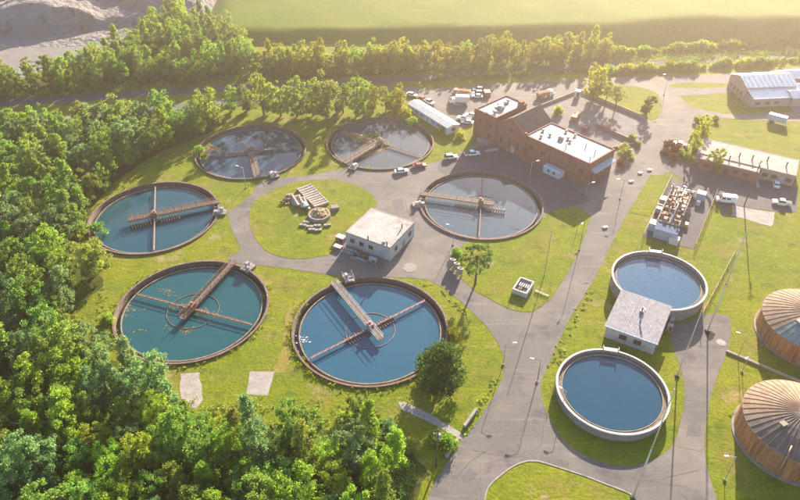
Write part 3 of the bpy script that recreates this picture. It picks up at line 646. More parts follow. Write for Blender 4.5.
# pump house between the two tall-walled tanks
rz = radians(-30); o0 = (49.0, 114.4, 0)
PH = thing('pump_house', 'small grey pump house with ribbed metal roof between two round tanks', 'building', o0, rz)
MB().prism([(0, 0), (11.6, 0), (11.6, 13.2), (0, 13.2)], -0.3, 3.75).build('wall', WALLGREY, PH)
b = MB(); b.add([(-0.4, -0.5, 3.75), (12.0, -0.5, 3.75), (12.0, 13.6, 4.45), (-0.4, 13.6, 4.45), (-0.4, -0.5, 4.0), (12.0, -0.5, 4.0), (12.0, 13.6, 4.7), (-0.4, 13.6, 4.7)],
    [(3, 2, 1, 0), (4, 5, 6, 7), (0, 1, 5, 4), (1, 2, 6, 5), (2, 3, 7, 6), (3, 0, 4, 7)])
rf = b.build('roof', METALROOF, PH); SEAM = mat('rusty_shaded_seam', (0.26, 0.235, 0.24), (0.33, 0.315, 0.335), scale=0.5, rough=0.8)  # rusty seam tone, also darkened to put rib shading into the colour
for i in range(25):
    x = -0.2+i*0.5; MB().bar((x, -0.5, 4.05), (x, 13.6, 4.75), 0.08, 0.14).build('roof_seam', SEAM, rf)
MB().bar((-0.42, -0.56, 3.9), (12.02, -0.56, 3.9), 0.16, 0.28).build('gutter', PALEBLUE, PH)
for x in (4.2, 7.6): window(PH, x, 0, 2.0, 1.6, 1.3, 'y-', GLASS, RUST)
doorp(PH, 11.6, 9.6, 0, 1.6, 2.4, 'x+', BLUEGREY)
b = MB().tube((6.0, 8.2, 4.2), (6.0, 8.2, 6.0), 0.22, n=10).tube((6.0, 8.2, 6.0), (6.9, 6.6, 6.2), 0.2, n=10).box((6.0, 8.2, 4.75), (0.9, 0.9, 0.4)); b.build('chimney', GREYSTEEL, PH)
cabinet((669, 330), (1.2, 1.0, 1.5), 'tan cabinet beside the right wall of the pump house', TANSTEEL, radians(-30))
cabinet((671, 323), (0.8, 1.8, 1.7), 'white cabinet beside the right wall of the pump house', WHITEP, radians(-30))

# brick works building, local x along its long front (toward the right and camera), y into depth
A0 = Vector((26.3, 215.8, 0)); rz = radians(-47)
BB = thing('brick_building', 'large red brick building with flat white roofs and a gabled centre', 'building', A0, rz)
inv = (Matrix.Translation(A0) @ Matrix.Rotation(rz, 4, 'Z')).inverted()
parapet_block(BB, 0, 9.6, 0, 16.6, 10.0, BRICK, ROOFW, par=0.45, t=0.4)
parapet_block(BB, 22.0, 47.4, 0.8, 14.8, 8.0, BRICK, ROOFW, par=0.35, t=0.4, cap=BRICK)
# gabled middle
x0, x1, y0, y1, he, hr = 9.6, 22.0, 0.4, 15.6, 7.9, 12.2; xm = (x0+x1)/2
MB().add([(x0, y0, -0.3), (x1, y0, -0.3), (x1, y0, he), (xm, y0, hr), (x0, y0, he), (x0, y1, -0.3), (x1, y1, -0.3), (x1, y1, he), (xm, y1, hr), (x0, y1, he)],
         [(0, 1, 2, 3, 4), (9, 8, 7, 6, 5), (1, 6, 7, 2), (0, 4, 9, 5), (2, 7, 8, 3), (4, 3, 8, 9)]).build('wall', BRICK, BB)
for s in (-1, 1):
    xe = xm+s*(x1-x0)/2*1.02; n_ = 0.22
    rr = MB().add([(xe, y0+0.35, he+0.02), (xm, y0+0.35, hr+0.04), (xm, y1, hr+0.04), (xe, y1, he+0.02), (xe, y0+0.35, he+n_), (xm, y0+0.35, hr+n_+0.04), (xm, y1, hr+n_+0.04), (xe, y1, he+n_)],
             [(0, 1, 2, 3), (7, 6, 5, 4), (0, 4, 5, 1), (1, 5, 6, 2), (2, 6, 7, 3), (3, 7, 4, 0)]).build('roof', ROOFD, BB)
    MB().add([(xe, y0-0.06, he-0.1), (xm, y0-0.06, hr-0.1), (xm, y0+0.34, hr-0.1), (xe, y0+0.34, he-0.1), (xe, y0-0.06, he+0.5), (xm, y0-0.06, hr+0.5), (xm, y0+0.34, hr+0.5), (xe, y0+0.34, he+0.5)],
             [(0, 1, 2, 3), (7, 6, 5, 4), (0, 4, 5, 1), (1, 5, 6, 2), (2, 6, 7, 3), (3, 7, 4, 0)]).build('gable_coping', BRICK, BB)
for x in (0.3, 4.8, 9.4, 22.3): MB().box((x, 0.1 if x < 10 else 0.4, 4.7), (0.9, 0.9, 11.8 if x < 10 else 9.6)).build('pilaster', BRICK, BB)
for x in (27.2, 32.2, 37.2, 42.2, 47.0): MB().box((x, 0.7, 3.6), (0.6, 0.4, 7.6)).build('pilaster', BRICK, BB)
for x in (2.4, 7.2):
    for z in (2.6, 6.6): window(BB, x, 0.0, z, 1.5, 2.0, 'y-')
for x in (12.2, 15.8, 19.4): window(BB, x, 0.4, 3.2, 1.3, 3.0, 'y-')
window(BB, 15.8, 0.4, 8.0, 1.3, 1.7, 'y-')
for x in (24.6, 29.7, 44.6): window(BB, x, 0.8, 4.6, 2.0, 1.7, 'y-')
doorp(BB, 17.6, 0.4, 0, 0.1+1.2, 2.3, 'y-', BLUEGREY)
for y in (3.0, 6.0, 9.0, 12.0): window(BB, 47.4, y, 2.6, 1.6, 2.6, 'x+')
aw = MB().add([(47.4, 2.0, 5.6), (47.4, 13.6, 5.6), (49.3, 13.6, 4.9), (49.3, 2.0, 4.9), (47.4, 2.0, 5.8), (47.4, 13.6, 5.8), (49.3, 13.6, 5.1), (49.3, 2.0, 5.1)],
              [(0, 1, 2, 3), (7, 6, 5, 4), (0, 4, 5, 1), (1, 5, 6, 2), (2, 6, 7, 3), (3, 7, 4, 0)]).build('awning', BLUEGREY, BB)
for px, k in (((543, 131), 'mush'), ((541, 137), 'mush'), ((550, 135.5), 'mush'), ((561, 139), 'box'), ((566, 132), 'mush'), ((570, 142), 'mush'), ((575, 136), 'mush'), ((566, 147), 'pipe'), ((586, 146), 'pipe'), ((595, 153), 'pipe'), ((568, 139), 'mush'), ((590, 160), 'pipe')):
    vent(px, 8.05, k, BB, inv, TANSTEEL if k == 'mush' else GREYSTEEL, 1.0)
for px, k in (((499, 106), 'mush'), ((505, 104), 'mush'), ((501, 109), 'box'), ((496, 109), 'mush'), ((508, 102), 'mush'), ((495, 113), 'mush')): vent(px, 10.05, k, BB, inv, GREYSTEEL, 1.3)
MB().box((8.4, 14.6, 10.7), (1.6, 1.6, 1.6)).build('chimney', BRICK, BB)
# pale blue container against the brick front
p = A0 + Matrix.Rotation(rz, 3, 'Z') @ Vector((36.2, -1.3, 0))
cn = thing('storage_container', 'pale blue rounded container with two dark hatches against the brick wall', 'container', p, rz)
prof = [(-1.3, 0.35), (1.3, 0.35), (1.3, 2.5), (0.9, 2.95), (-0.9, 2.95), (-1.3, 2.5)]
b = MB(); n = len(prof)
b.add([(-3.3, y, z) for y, z in prof]+[(3.3, y, z) for y, z in prof], [tuple(range(n-1, -1, -1)), tuple(range(n, 2*n))]+[(i, (i+1) % n, n+(i+1) % n, n+i) for i in range(n)]); b.build('body', PALEBLUE, cn)
for x in (-1.1, 1.0): MB().box((x, -1.33, 1.75), (0.8, 0.1, 1.0)).build('hatch', DARK, cn)
MB().box((0, 0, 0.2), (6.2, 2.2, 0.36)).build('skid', DARK, cn)
for x in (-3.32, 3.32): MB().box((x, 0, 1.6), (0.08, 2.0, 1.9)).build('end_panel', WHITEP, cn)
# low items at the foot of the brick building
def slabpile(px, d, rzz, label, m=PALECONC, n=3, name='slab_stack', cat='slab stack'):
    p = G(*px); r = thing(name, label, cat, p, rzz)
    for i in range(n):
        MB().box((random.uniform(-.15, .15), random.uniform(-.15, .15), d[2]*(i+0.5)), (d[0], d[1], d[2]*0.9), random.uniform(-.06, .06)).build('slab', m, r)
slabpile((484, 142.5), (5.2, 1.8, 0.35), radians(-40), 'grey slab stack at the left foot of the brick building', CONC)
slabpile((492, 151), (5.0, 0.9, 0.3), radians(25), 'white slab stack lying in front of the brick building', PALECONC, 2)
slabpile((511, 150), (3.2, 0.8, 0.3), radians(25), 'short pale slab stack in front of the brick gable', PALECONC, 2)
# boiler yard: low walls, a scrap bin and a pipe rack behind the building
def lowwall(a, b, h, t, label, m=CONC, name='low_wall', cat='wall'):
    a = G(*a); b = G(*b); d = b-a; n_ = Vector((-d.y, d.x, 0)).normalized()*t/2
    o = MB().prism([Vector((0, 0, 0))-n_, d-n_, d+n_, n_], -0.2, h).build(name, m); o.location = a
    tag(o, label, cat); return o
lowwall((579, 92), (645, 119.5), 1.3, 0.35, 'long low wall between the gravel yard and the tree lawn', STONE)
lowwall((541, 107), (579, 92), 1.1, 0.35, 'low wall along the far edge of the gravel yard', STONE)
lowwall((595, 126), (636, 144), 1.2, 0.3, 'low brown wall crossing the gravel yard behind the brick building', RUSTP)
lowwall((600, 151.5), (636, 144), 0.8, 0.3, 'short low wall joining brick building and yard corner', STONE)
cabinet((577, 97), (2.0, 2.0, 2.6), 'white cabinet at the corner of the yard wall', WHITEP, radians(-25))
slabpile((575, 119), (5.5, 2.2, 0.5), radians(60), 'rusty scrap stack in the gravel yard behind the brick building', RUST, 4, 'scrap_stack', 'scrap')
slabpile((606, 128), (4.5, 2.0, 0.5), radians(60), 'rusty pipe stack in the middle of the gravel yard', RUSTP, 3, 'scrap_stack', 'scrap')
slabpile((585, 131), (2.0, 1.6, 0.6), radians(40), 'small brick-red scrap stack behind the flat white roof', BRICK, 3, 'scrap_stack', 'scrap')

# long white cabin beside the overgrown tank
P = (2.8, 235.8, 0); rz = radians(-54.6)
WC = thing('site_cabin', 'long white site cabin with blue windows beside the overgrown tank', 'cabin', P, rz)
b = MB(); L = 24.4; Wd = 5.2
b.add([(0, 0, -0.2), (L, 0, -0.2), (L, Wd, -0.2), (0, Wd, -0.2), (0, 0, 2.7), (L, 0, 2.7), (L, Wd, 2.7), (0, Wd, 2.7), (0, Wd/2, 3.35), (L, Wd/2, 3.35)],
      [(0, 1, 5, 4), (2, 3, 7, 6), (1, 2, 6, 9, 5), (3, 0, 4, 8, 7)]); b.build('wall', WHITEP, WC)
for s, ya, za, yb, zb in ((0, -0.25, 2.68, Wd/2, 3.4), (1, Wd/2, 3.4, Wd+0.25, 2.68)):
    rf = MB().add([(-0.2, ya, za), (L+0.2, ya, za), (L+0.2, yb, zb), (-0.2, yb, zb), (-0.2, ya, za+0.1), (L+0.2, ya, za+0.1), (L+0.2, yb, zb+0.1), (-0.2, yb, zb+0.1)], [(3, 2, 1, 0), (4, 5, 6, 7), (0, 1, 5, 4), (1, 2, 6, 5), (2, 3, 7, 6), (3, 0, 4, 7)]).build('roof', WHITEP, WC)
for i in range(7): window(WC, 2.4+i*3.3, 0, 1.5, 2.0, 1.1, 'y-', mat('blue_pane', (0.16, 0.26, 0.42), rough=0.1), PALEBLUE) if i != 3 else doorp(WC, 2.4+i*3.3, 0, 0, 1.1, 2.1, 'y-', BLUEGREY)
window(WC, L, Wd/2, 1.6, 1.4, 1.0, 'x+')

# low office building with pinkish roof
P = Vector((99.2, 196.9, 0)); rz = radians(-29.5)
OB = thing('office_building', 'long low office building with pinkish flat roof and five roof pipes', 'building', P, rz)
inv = (Matrix.Translation(P) @ Matrix.Rotation(rz, 4, 'Z')).inverted()
parapet_block(OB, 0, 30.0, 0.0, 11.6, 3.9, STONE, ROOFP, par=0.12, t=0.3, cap=PALECONC)
parapet_block(OB, 1.5, 19.5, -3.2, -0.06, 3.7, BRICK, ROOFP, par=0.10, t=0.25, cap=PALECONC)
for px in ((739, 157.5), (752, 160), (767, 161.5), (786, 167), (729, 160.5)): vent(px, 3.9, 'stack', OB, inv, DARK, 0.9)
for x in (4, 7, 13, 16): window(OB, x, -3.2, 1.9, 1.7, 1.3, 'y-')
doorp(OB, 10.2, -3.2, 0, 1.8, 2.3, 'y-', GLASS)
for x in (21.6, 24.2, 28.4): window(OB, x, 0.0, 1.9, 1.5, 1.3, 'y-')
doorp(OB, 26.4, 0.0, 0, 1.1, 2.2, 'y-', BLUEGREY)
for y in (3, 8): window(OB, 30.0, y, 1.9, 1.5, 1.3, 'x+')
sheet('office_path', [(757, 188), (755, 178), (758, 178), (760, 188)], 0.048, PALECONC, curve=False, jit=0)
sheet('office_path', [(775, 180), (776, 173), (787, 176), (785, 183)], 0.0485, PALECONC, curve=False, jit=0)

# depot buildings at the top right
def shed(P, rz, L, Wd, h, hr, label, wall, roofm, lean=0.0, name='depot_building', ribs=10, ends=True):
    r = thing(name, label, 'building', P, rz)
    b = MB(); ym = Wd*0.5
    b.add([(0, 0, -0.3), (L, 0, -0.3), (L, Wd, -0.3), (0, Wd, -0.3), (0, 0, h), (L, 0, h), (L, Wd, h), (0, Wd, h), (0, ym, hr), (L, ym, hr)],
          [(0, 1, 5, 4), (2, 3, 7, 6), (1, 2, 6, 9, 5), (3, 0, 4, 8, 7)]); b.build('wall', wall, r)
    for ya, za, yb, zb in ((-0.35, h, ym, hr+0.06), (ym, hr+0.06, Wd+0.35, h)):
        rf = MB().add([(-0.3, ya, za), (L+0.3, ya, za), (L+0.3, yb, zb), (-0.3, yb, zb), (-0.3, ya, za+0.16), (L+0.3, ya, za+0.16), (L+0.3, yb, zb+0.16), (-0.3, yb, zb+0.16)], [(3, 2, 1, 0), (4, 5, 6, 7), (0, 1, 5, 4), (1, 2, 6, 5), (2, 3, 7, 6), (3, 0, 4, 7)]).build('roof', roofm, r)
        for i in range(ribs):
            x = L*(i+0.5)/ribs; MB().bar((x, ya, za+0.17), (x, yb, zb+0.17), 0.09, 0.1).build('roof_seam', roofm, rf)
    if lean:
        MB().prism([(0.4, -lean), (L, -lean), (L, -0.02), (0.4, -0.02)], -0.3, h-2.1).build('lean_to_wall', wall, r)
        MB().add([(0.1, -lean-0.4, h-2.1), (L+0.3, -lean-0.4, h-2.1), (L+0.3, -0.01, h-0.7), (0.1, -0.01, h-0.7), (0.1, -lean-0.4, h-1.94), (L+0.3, -lean-0.4, h-1.94), (L+0.3, -0.01, h-0.54), (0.1, -0.01, h-0.54)],
                 [(3, 2, 1, 0), (4, 5, 6, 7), (0, 1, 5, 4), (1, 2, 6, 5), (2, 3, 7, 6), (3, 0, 4, 7)]).build('lean_to_roof', roofm, r)
        for x in (L*0.72, L*0.9): doorp(r, x, -lean, 0, 2.2, 2.4, 'y-', BLUEGREY)
        for x in (L*0.12, L*0.32, L*0.5): window(r, x, -lean, 1.6, 1.8, 1.0, 'y-')
    for y in (Wd*0.2, Wd*0.4, Wd*0.6, Wd*0.8): window(r, 0, y, 2.2, 1.3, 1.5, 'x-')
    return r
WR = mat('white_metal_roof', (0.76, 0.78, 0.80), (0.66, 0.68, 0.71), scale=0.3, fine=2, rough=0.45, spec=0.5)
pA = G(748, 107.5); shed(pA + Vector((0.2, 5.6, 0)), radians(6), 20.5, 13.0, 5.6, 7.9, 'stone-walled depot building with white gabled metal roof and a lean-to, at the top right', STONE, WR, lean=5.6)
shed(G(783, 87), radians(4), 16, 8, 3.6, 5.2, 'small white shed standing right behind the gabled depot building', STONE, WR, name='white_shed', ribs=6)
shed(G(790, 107), radians(6), 14, 7, 3.6, 5.0, 'pale shed at the right picture edge beside the depot building', STONE, WR, name='pale_shed', ribs=6)
shed(G(782, 97), radians(6), 8, 5, 3.0, 4.0, 'smallest pale hut between the depot sheds at the right edge', STONE, WR, name='pale_hut', ribs=4)

# ------------------------------------------------------------------ filter plant in the fenced compound
P = G(643, 237); rz = radians(60.3)
FP = thing('filter_plant', 'brown steel pipe and frame plant with blue boxes inside the compound', 'filter plant', P, rz)   # local x along the compound, y to its left (so -y is right)
GREYRUST = mat('grey_rusted_steel', (0.23, 0.175, 0.15), (0.30, 0.26, 0.245), scale=1, fine=6, rough=0.8)
cols = [6+i*2.6 for i in range(9)]
for x in cols:
    for y in (-2.0, -5.2, -8.0):
        MB().box((x, y, 1.5), (0.28, 0.28, 3.0)).build('column', RUST, FP)
    MB().box((x, -5.0, 3.05), (0.25, 6.6, 0.3)).build('cross_beam', GREYRUST, FP)
for y in (-2.0, -5.2, -8.0): MB().box((16.4, y, 3.3), (21.4, 0.22, 0.22)).build('long_beam', GREYRUST, FP)
for y, r, m, z in ((-2.9, 0.32, RUSTP, 1.5), (-3.9, 0.26, GREYSTEEL, 2.2), (-4.6, 0.35, RUST, 1.0), (-6.1, 0.3, TANSTEEL, 2.0), (-7.1, 0.36, RUST, 1.3), (-5.6, 0.2, WHITEP, 3.7)):
    MB().tube((5.4, y, z), (27.6, y, z), r, n=12).build('pipe', m, FP, True)
rnd = random.Random(12)
for i in range(26):
    x = rnd.uniform(6, 27); y = rnd.uniform(-8, -2); h = rnd.uniform(0.8, 1.8)
    MB().tube((x, y, 2.3), (x, y, 2.6+h), rnd.uniform(0.12, 0.3), n=8).tube((x, y, 2.6+h), (x, y, 2.75+h), 0.36, n=8).build('valve', rnd.choice((RUST, RUST, DARK, RUSTP, GREYSTEEL)), FP)
for i in range(12):
    x = rnd.uniform(6.5, 26); y = rnd.uniform(-7.5, -2.5)
    MB().box((x, y, 3.75), (rnd.uniform(0.7, 1.6), rnd.uniform(0.5, 1.1), 0.7)).build('motor_box', rnd.choice((RUSTP, DARK, GREYSTEEL, RUST)), FP)
MB().box((2.9, -5.4, 1.5), (3.4, 6.2, 3.0)).build('lower_house', BLUEGREY, FP)
MB().box((2.9, -5.4, 3.06), (3.6, 6.4, 0.14)).build('lower_house_roof', mat('navy_roof', (0.10, 0.145, 0.23), rough=0.85, spec=0.1), FP)
MB().box((1.4, -8.2, 1.0), (1.9, 2.6, 2.0)).build('white_tank_box', WHITEP, FP)
MB().box((5.3, -1.4, 1.3), (2.6, 2.2, 2.6)).build('side_cabinet', PALEBLUE, FP)
MB().box((20.0, -0.9, 1.2), (2.4, 2.0, 2.4)).build('side_cabinet', PALEBLUE, FP)
MB().box((17.4, -0.9, 0.9), (1.8, 2.2, 1.8)).build('side_cabinet', TANSTEEL, FP)
MB().box((15.2, -0.9, 0.8), (1.6, 2.0, 1.6)).build('side_cabinet', BLUEGREY, FP)
for i in range(5):
    MB().lathe([(0.0, 2.2), (0.7, 1.9), (0.75, 0.2), (0, 0.1)], 14, c=(28.9, -1.9-i*1.55, 0.0)).build('pressure_vessel', WHITEP, FP, True)
MB().box((28.9, -10.4, 1.25), (2.3, 2.6, 2.5)).build('end_house', PALEBLUE, FP)
MB().box((25.2, -10.4, 0.7), (1.2, 1.2, 1.4)).build('meter_box', WHITEP, FP)
MB().box((11.5, -9.6, 0.6), (1.6, 1.0, 1.2)).build('pump_skid', mat('yellow_paint', (0.55, 0.40, 0.06), rough=0.5), FP)
def fence(a, b, label, h=2.0, m=TANSTEEL, sp=3.0):
    a = G(*a); b = G(*b); d = b-a; r = thing('mesh_fence', label, 'fence', a, atan2(d.y, d.x)); L = d.length
    n = max(2, int(L/sp)); pm = MB().box((0, 0, h/2), (0.12, 0.12, h)).mesh('post'); pm.materials.append(m)
    for i in range(n+1): o = put('post', pm, r); o.location = (L*i/n, 0, 0)
    for z in (0.25, h*0.55, h-0.1): MB().bar((0, 0, z), (L, 0, z), 0.07).build('rail', m, r)
fence((717, 192), (694, 249), 'tan fence on the right side of the filter plant compound')
fence((671, 178), (643, 237), 'tan fence on the left side of the filter plant compound')
fence((735, 252), (696, 326), 'tan fence line from the tall blue-water tank out over the lawn', 1.1, TANSTEEL, 4)

# ------------------------------------------------------------------ small structures
p = G(508, 293.5); rz = radians(-30)
CHAMB = mat('bleached_concrete', (0.58, 0.54, 0.48), (0.47, 0.42, 0.37), scale=0.8, rough=0.9)
CH = thing('valve_chamber', 'open-topped pale concrete valve chamber on the lawn beside the road', 'chamber', G(511.5, 293.0), rz)
x1, y1, t, h = 4.0, 5.6, 0.4, 1.5
for nm, pr in (('wall', [(0, 0), (x1, 0), (x1, t), (0, t)]), ('wall', [(0, y1-t), (x1, y1-t), (x1, y1), (0, y1)]), ('wall', [(0, t), (t, t), (t, y1-t), (0, y1-t)]), ('wall', [(x1-t, t), (x1, t), (x1, y1-t), (x1-t, y1-t)])):
    MB().prism(pr, -0.2, h).build(nm, CHAMB, CH)
MB().prism([(t, t), (x1-t, t), (x1-t, y1-t), (t, y1-t)], 0.1, 0.5).build('floor', CONC, CH)
for i in range(5): MB().box((0.9+i*0.55, 3.8, 0.85), (0.3, 2.2, 0.5)).build('grating_bar', GREYSTEEL, CH)
MB().box((1.6, 1.6, 0.9), (0.9, 1.3, 0.8)).build('gate_valve', DARK, CH); MB().tube((1.6, 1.6, 1.2), (1.6, 1.6, 2.0), 0.1).build('spindle', RUST, CH)
for y in (0.2, y1-0.2):
    for x in (0.2, x1-0.2): MB().bar((x, y, h), (x, y, h+0.9), 0.08).build('post', GREYSTEEL, CH)
fence((535, 291.5), (548.5, 297), 'short white rail between the valve chamber and the road', 0.7, WHITEP, 2.0)

for i, (u, v) in enumerate(((451.5, 267.5), (455.5, 271.5), (459, 276.5))):
    r = thing('concrete_pipe', ['concrete pipe section on a trestle, farthest of three at the lawn corner', 'concrete pipe section on a trestle, middle of three at the lawn corner', 'concrete pipe section on a trestle, nearest of three at the lawn corner'][i], 'concrete pipe', G(u, v), radians(-30), 'three concrete pipes by the plaza')
    prof = [(0.5, 0), (0.85, 0), (0.85, 1.6), (0.5, 1.6)]
    o = MB().lathe(prof, 24, closed=True).build('pipe', PALECONC, r); o.location = (0, 0, 1.0); o.rotation_euler = (radians(-20), 0, 0)
    o2 = MB().disc(0.52, 0.25, 20).build('pipe_dark_disc', BLACKV, r); o2.location = (0, 0, 1.0); o2.rotation_euler = (radians(-20), 0, 0)  # black disc paints the darkness inside the open pipe
    for s in (-1, 1):
        MB().bar((s*0.6, -0.5, 0), (s*0.45, -0.2, 1.25), 0.16).build('leg', WOODP, r); MB().bar((s*0.6, 0.7, 0), (s*0.45, 0.3, 1.2), 0.16).build('leg', WOODP, r)

# beams, rubble and blocks on the round lawn
def beam_at(a, b, w, h, label, m, z=0.05, group=None, notch=True):
    a = G(*a); b = G(*b); d = b-a; r = thing('concrete_beam', label, 'beam', a+Vector((0, 0, z)), atan2(d.y, d.x), group); L = d.length
    MB().box((L/2, 0, h/2), (L, w, h)).build('web', m, r)
    for x in (0.25, L-0.25): MB().box((x, 0, h/2+0.03), (0.5, w+0.16, h+0.06)).build('end_block', m, r)
for i in range(10):
    t = i/9
    a = (297.5+t*16.5, 191.5+t*16.5); b = (311.5+t*17.0, 186.0+t*17.5)
    beam_at(a, b, 0.85, 0.75, f'pale concrete beam on the round lawn, {ORD[i]} from the top of its row', WOODP if i % 2 else PALECONC, group='row of beams on the round lawn')
for i in range(8):
    t = i/7
    a = (287+t*17, 196+t*3.0); b = (295+t*15, 207+t*4.5)
    beam_at(a, b, 0.6, 0.55, f'pale timber beam leaning in the untidy pile, {ORD[i]} from the left', WOODP if i % 3 else PALECONC, z=0.05+0.35*(i % 3), group='untidy pile of beams on the round lawn')
for i in range(6):
    rnd = random.Random(40+i); u, v = 283+rnd.uniform(-3, 9), 199+rnd.uniform(-2, 7)
    beam_at((u, v), (u+rnd.uniform(4, 8), v+rnd.uniform(-3, 5)), 0.4, 0.4, f'dark scrap bar in the heap left of the timber pile, {ORD[i]} laid', DARK if i % 2 else RUST, z=0.04+0.12*i, group='dark scrap heap on the round lawn')
MB_b = beam_at((304, 205.5), (308, 209.5), 0.9, 0.5, 'bright blue painted beam end in the timber pile', PALEBLUE, z=0.9)
p = G(319.5, 216.5)
rg = thing('rubble_ring', 'round concrete ring filled with rubble and soil on the round lawn', 'rubble heap', p)
MB().lathe([(2.7, 0), (2.7, 1.1), (3.3, 1.1), (3.4, 0)], 28, closed=True).build('ring', CONC, rg)
rnd = random.Random(5); hb = MB(); n = 14
vs = [(0, 0, 1.9)]; 
for q, (r, z) in enumerate(((1.2, 1.6), (2.2, 1.2), (2.75, 0.8))): vs += [(r*cos(2*pi*i/n)+rnd.uniform(-.2, .2), r*sin(2*pi*i/n)+rnd.uniform(-.2, .2), z+rnd.uniform(-.25, .25)) for i in range(n)]
hb.add(vs, [(0, 1+i, 1+(i+1) % n) for i in range(n)]+[(1+q*n+i, 1+(q+1)*n+i, 1+(q+1)*n+(i+1) % n, 1+q*n+(i+1) % n) for q in range(2) for i in range(n)]); hb.build('soil', SILT, rg)
for i in range(16):
    t = rnd.random()*6.28; r = rnd.uniform(0.4, 2.4); s = rnd.uniform(0.3, 0.8)
    MB().box((r*cos(t), r*sin(t), 1.6-0.25*r), (s*1.3, s, s*0.8), rnd.random()*3, (rnd.uniform(-.5, .5), rnd.uniform(-.5, .5))).build('stone', CONC, rg)
def block(u, v, d, rzz, label, m=PALECONC, group='loose concrete blocks on the round lawn'):
    r = thing('concrete_block', label, 'block', G(u, v), rzz, group)
    MB().box((0, 0, d[2]/2), d).build('body', m, r); MB().tube((0, 0, d[2]-0.02), (0, 0, d[2]+0.12), 0.1).build('lifting_eye', RUST, r)
block(335, 209.5, (2.2, 1.8, 1.2), 0.3, 'big grey concrete block right of the rubble ring', CONC, None)
for i, (u, v) in enumerate(((303, 226), (306.5, 223), (310, 227.5), (312, 230.5), (317.5, 226.5), (318.5, 231), (327.5, 226))):
    block(u, v, (2.0, 0.8, 0.6), radians(-12+i*4), f'small pale concrete block below the rubble ring, {ORD[i]} from the left')

# footpath, parapet walls by the road
sheet('footpath', [(398, 402), (405, 402), (430, 414), (463, 434), (461, 439.5), (425, 420), (402, 410)], 0.05, PALECONC, curve=False, jit=0.05)
lowwall((464, 428), (476, 411), 0.9, 0.6, 'pale concrete parapet above the footpath end, beside the road', PALECONC, 'parapet_wall')
lowwall((446, 458), (458.5, 440), 0.9, 0.6, 'pale concrete parapet below the footpath end, by the wood', PALECONC, 'parapet_wall')
lowwall((726, 351.5), (806, 385), 0.45, 0.55, 'long pale concrete curb wall between the two digesters', PALECONC, 'curb_wall')
sheet('dark_patch', [(703.5, 330), (707, 329), (715.5, 334), (713, 339), (709, 341)], 0.05, BLACKV, jit=0.02)  # flat black patch lying on the paving
def manhole(u, v, label, r=0.9, m=DARK):
    o = MB().lathe([(0, 0.10), (r, 0.10), (r+0.25, 0.06), (r+0.25, 0)], 20).build('manhole_cover', m); o.location = G(u, v); tag(o, label, 'manhole', 'manhole covers')
manhole(409.5, 268, 'dark oval manhole cover on the plaza pavement right of the control building', 1.7, CONC)
manhole(721, 343, 'round pale manhole on the paved lot near the digester path', 0.9, PALECONC)
for i, (u, v) in enumerate(((631, 182), (640, 173.5), (649.5, 170.5))):
    block(u, v, (1.3, 0.7, 0.5), 0.3, f'small white traffic block along the main road, {ORD[i]} from the left', WHITEP, 'white blocks on the main road')
block(605, 228, (1.3, 0.7, 0.5), 0.3, 'small white traffic block alone at the left road edge', WHITEP, None)

# ------------------------------------------------------------------ lamps and poles
def lamp(u, v, h, arm_dir, label, m=GREYSTEEL, arm=1.6, r=0.085):
    root = thing('street_lamp', label, 'lamp', G(u, v), arm_dir, 'lamp posts of the plant')
    MB().tube((0, 0, 0), (0, 0, h), r, r*0.6, n=10).build('pole', m, root, True)
    MB().tube((0, 0, h-0.1), (arm, 0, h+0.25), r*0.55, n=8).build('arm', m, root)
    MB().box((arm+0.35, 0, h+0.25), (0.9, 0.36, 0.16)).build('lamp_head', WHITEP, root)
    MB().tube((0, 0, 0), (0, 0, 0.35), 0.3, n=10).build('footing', CONC, root)
lamp(724.5, 480, 7.5, pi, 'street lamp on the lawn beside the brown-roofed digester')
lamp(738, 356, 6.5, pi*0.85, 'street lamp on the lawn beside the curb wall')
lamp(529, 184, 8.0, 0.3, 'street lamp in front of the brick building')
lamp(246, 188, 7.5, pi*0.9, 'street lamp on grass below the tank with short brown bridge', WHITEP)
lamp(453, 245, 6.5, pi*0.9, 'street lamp at the near rim of the pale grey tank')
lamp(583, 208, 8.5, 0.4, 'street lamp at the lawn corner beside the main road', TANSTEEL)
lamp(503, 365, 7.0, 0.0, 'street lamp on the left verge of the main road')
lamp(537, 382, 7.0, pi*0.95, 'street lamp at the right road edge beside the deep blue tank', DARK)
lamp(563, 405, 4.5, pi*0.8, 'short white lamp beside the deep blue tank', WHITEP, 1.0)
lamp(579, 250, 10.0, pi*1.3, 'tall thin lamp on the left edge of the main road above the chamber', POLE)
lamp(742, 372, 5.0, pi*1.2, 'short lamp on the lawn below the curb wall', GREYSTEEL, 0.8)
lamp(664, 95, 8.5, pi, 'street lamp at the far end of the tree lawn', TANSTEEL)
lamp(620, 199, 7.0, pi, 'street lamp on the right edge of the main road', TANSTEEL)
def upole(u, v, h, label, arm=2.2, rz=0.6, m=POLE, r=0.19):
    root = thing('utility_pole', label, 'pole', G(u, v), rz, 'utility poles')
    MB().tube((0, 0, 0), (0, 0, h), r, r*0.65, n=10).build('pole', m, root, True)
    if arm:
        MB().box((0, 0, h-0.7), (arm, 0.14, 0.16)).build('crossarm', m, root)
        for x in (-arm*0.45, 0.0, arm*0.45): MB().tube((x, 0, h-0.6), (x, 0, h-0.3), 0.08, n=8).build('insulator', WHITEP, root)
        MB().tube((0.35, 0, h-2.6), (0.35, 0, h-1.6), 0.28, n=10).build('transformer', GREYSTEEL, root)
upole(436, 466, 11.5, 'wooden utility pole at the wood edge beside the road')
upole(544, 276, 15.0, 'slim utility pole on the lawn right of the valve chamber', 0, r=0.11, m=WOODP)
upole(744, 206, 16.0, 'wooden utility pole on the lawn edge by the concrete apron')
upole(685, 155, 8.0, 'slim dark utility pole among the red shrubs at the office corner', 1.2, m=POLE, r=0.12)
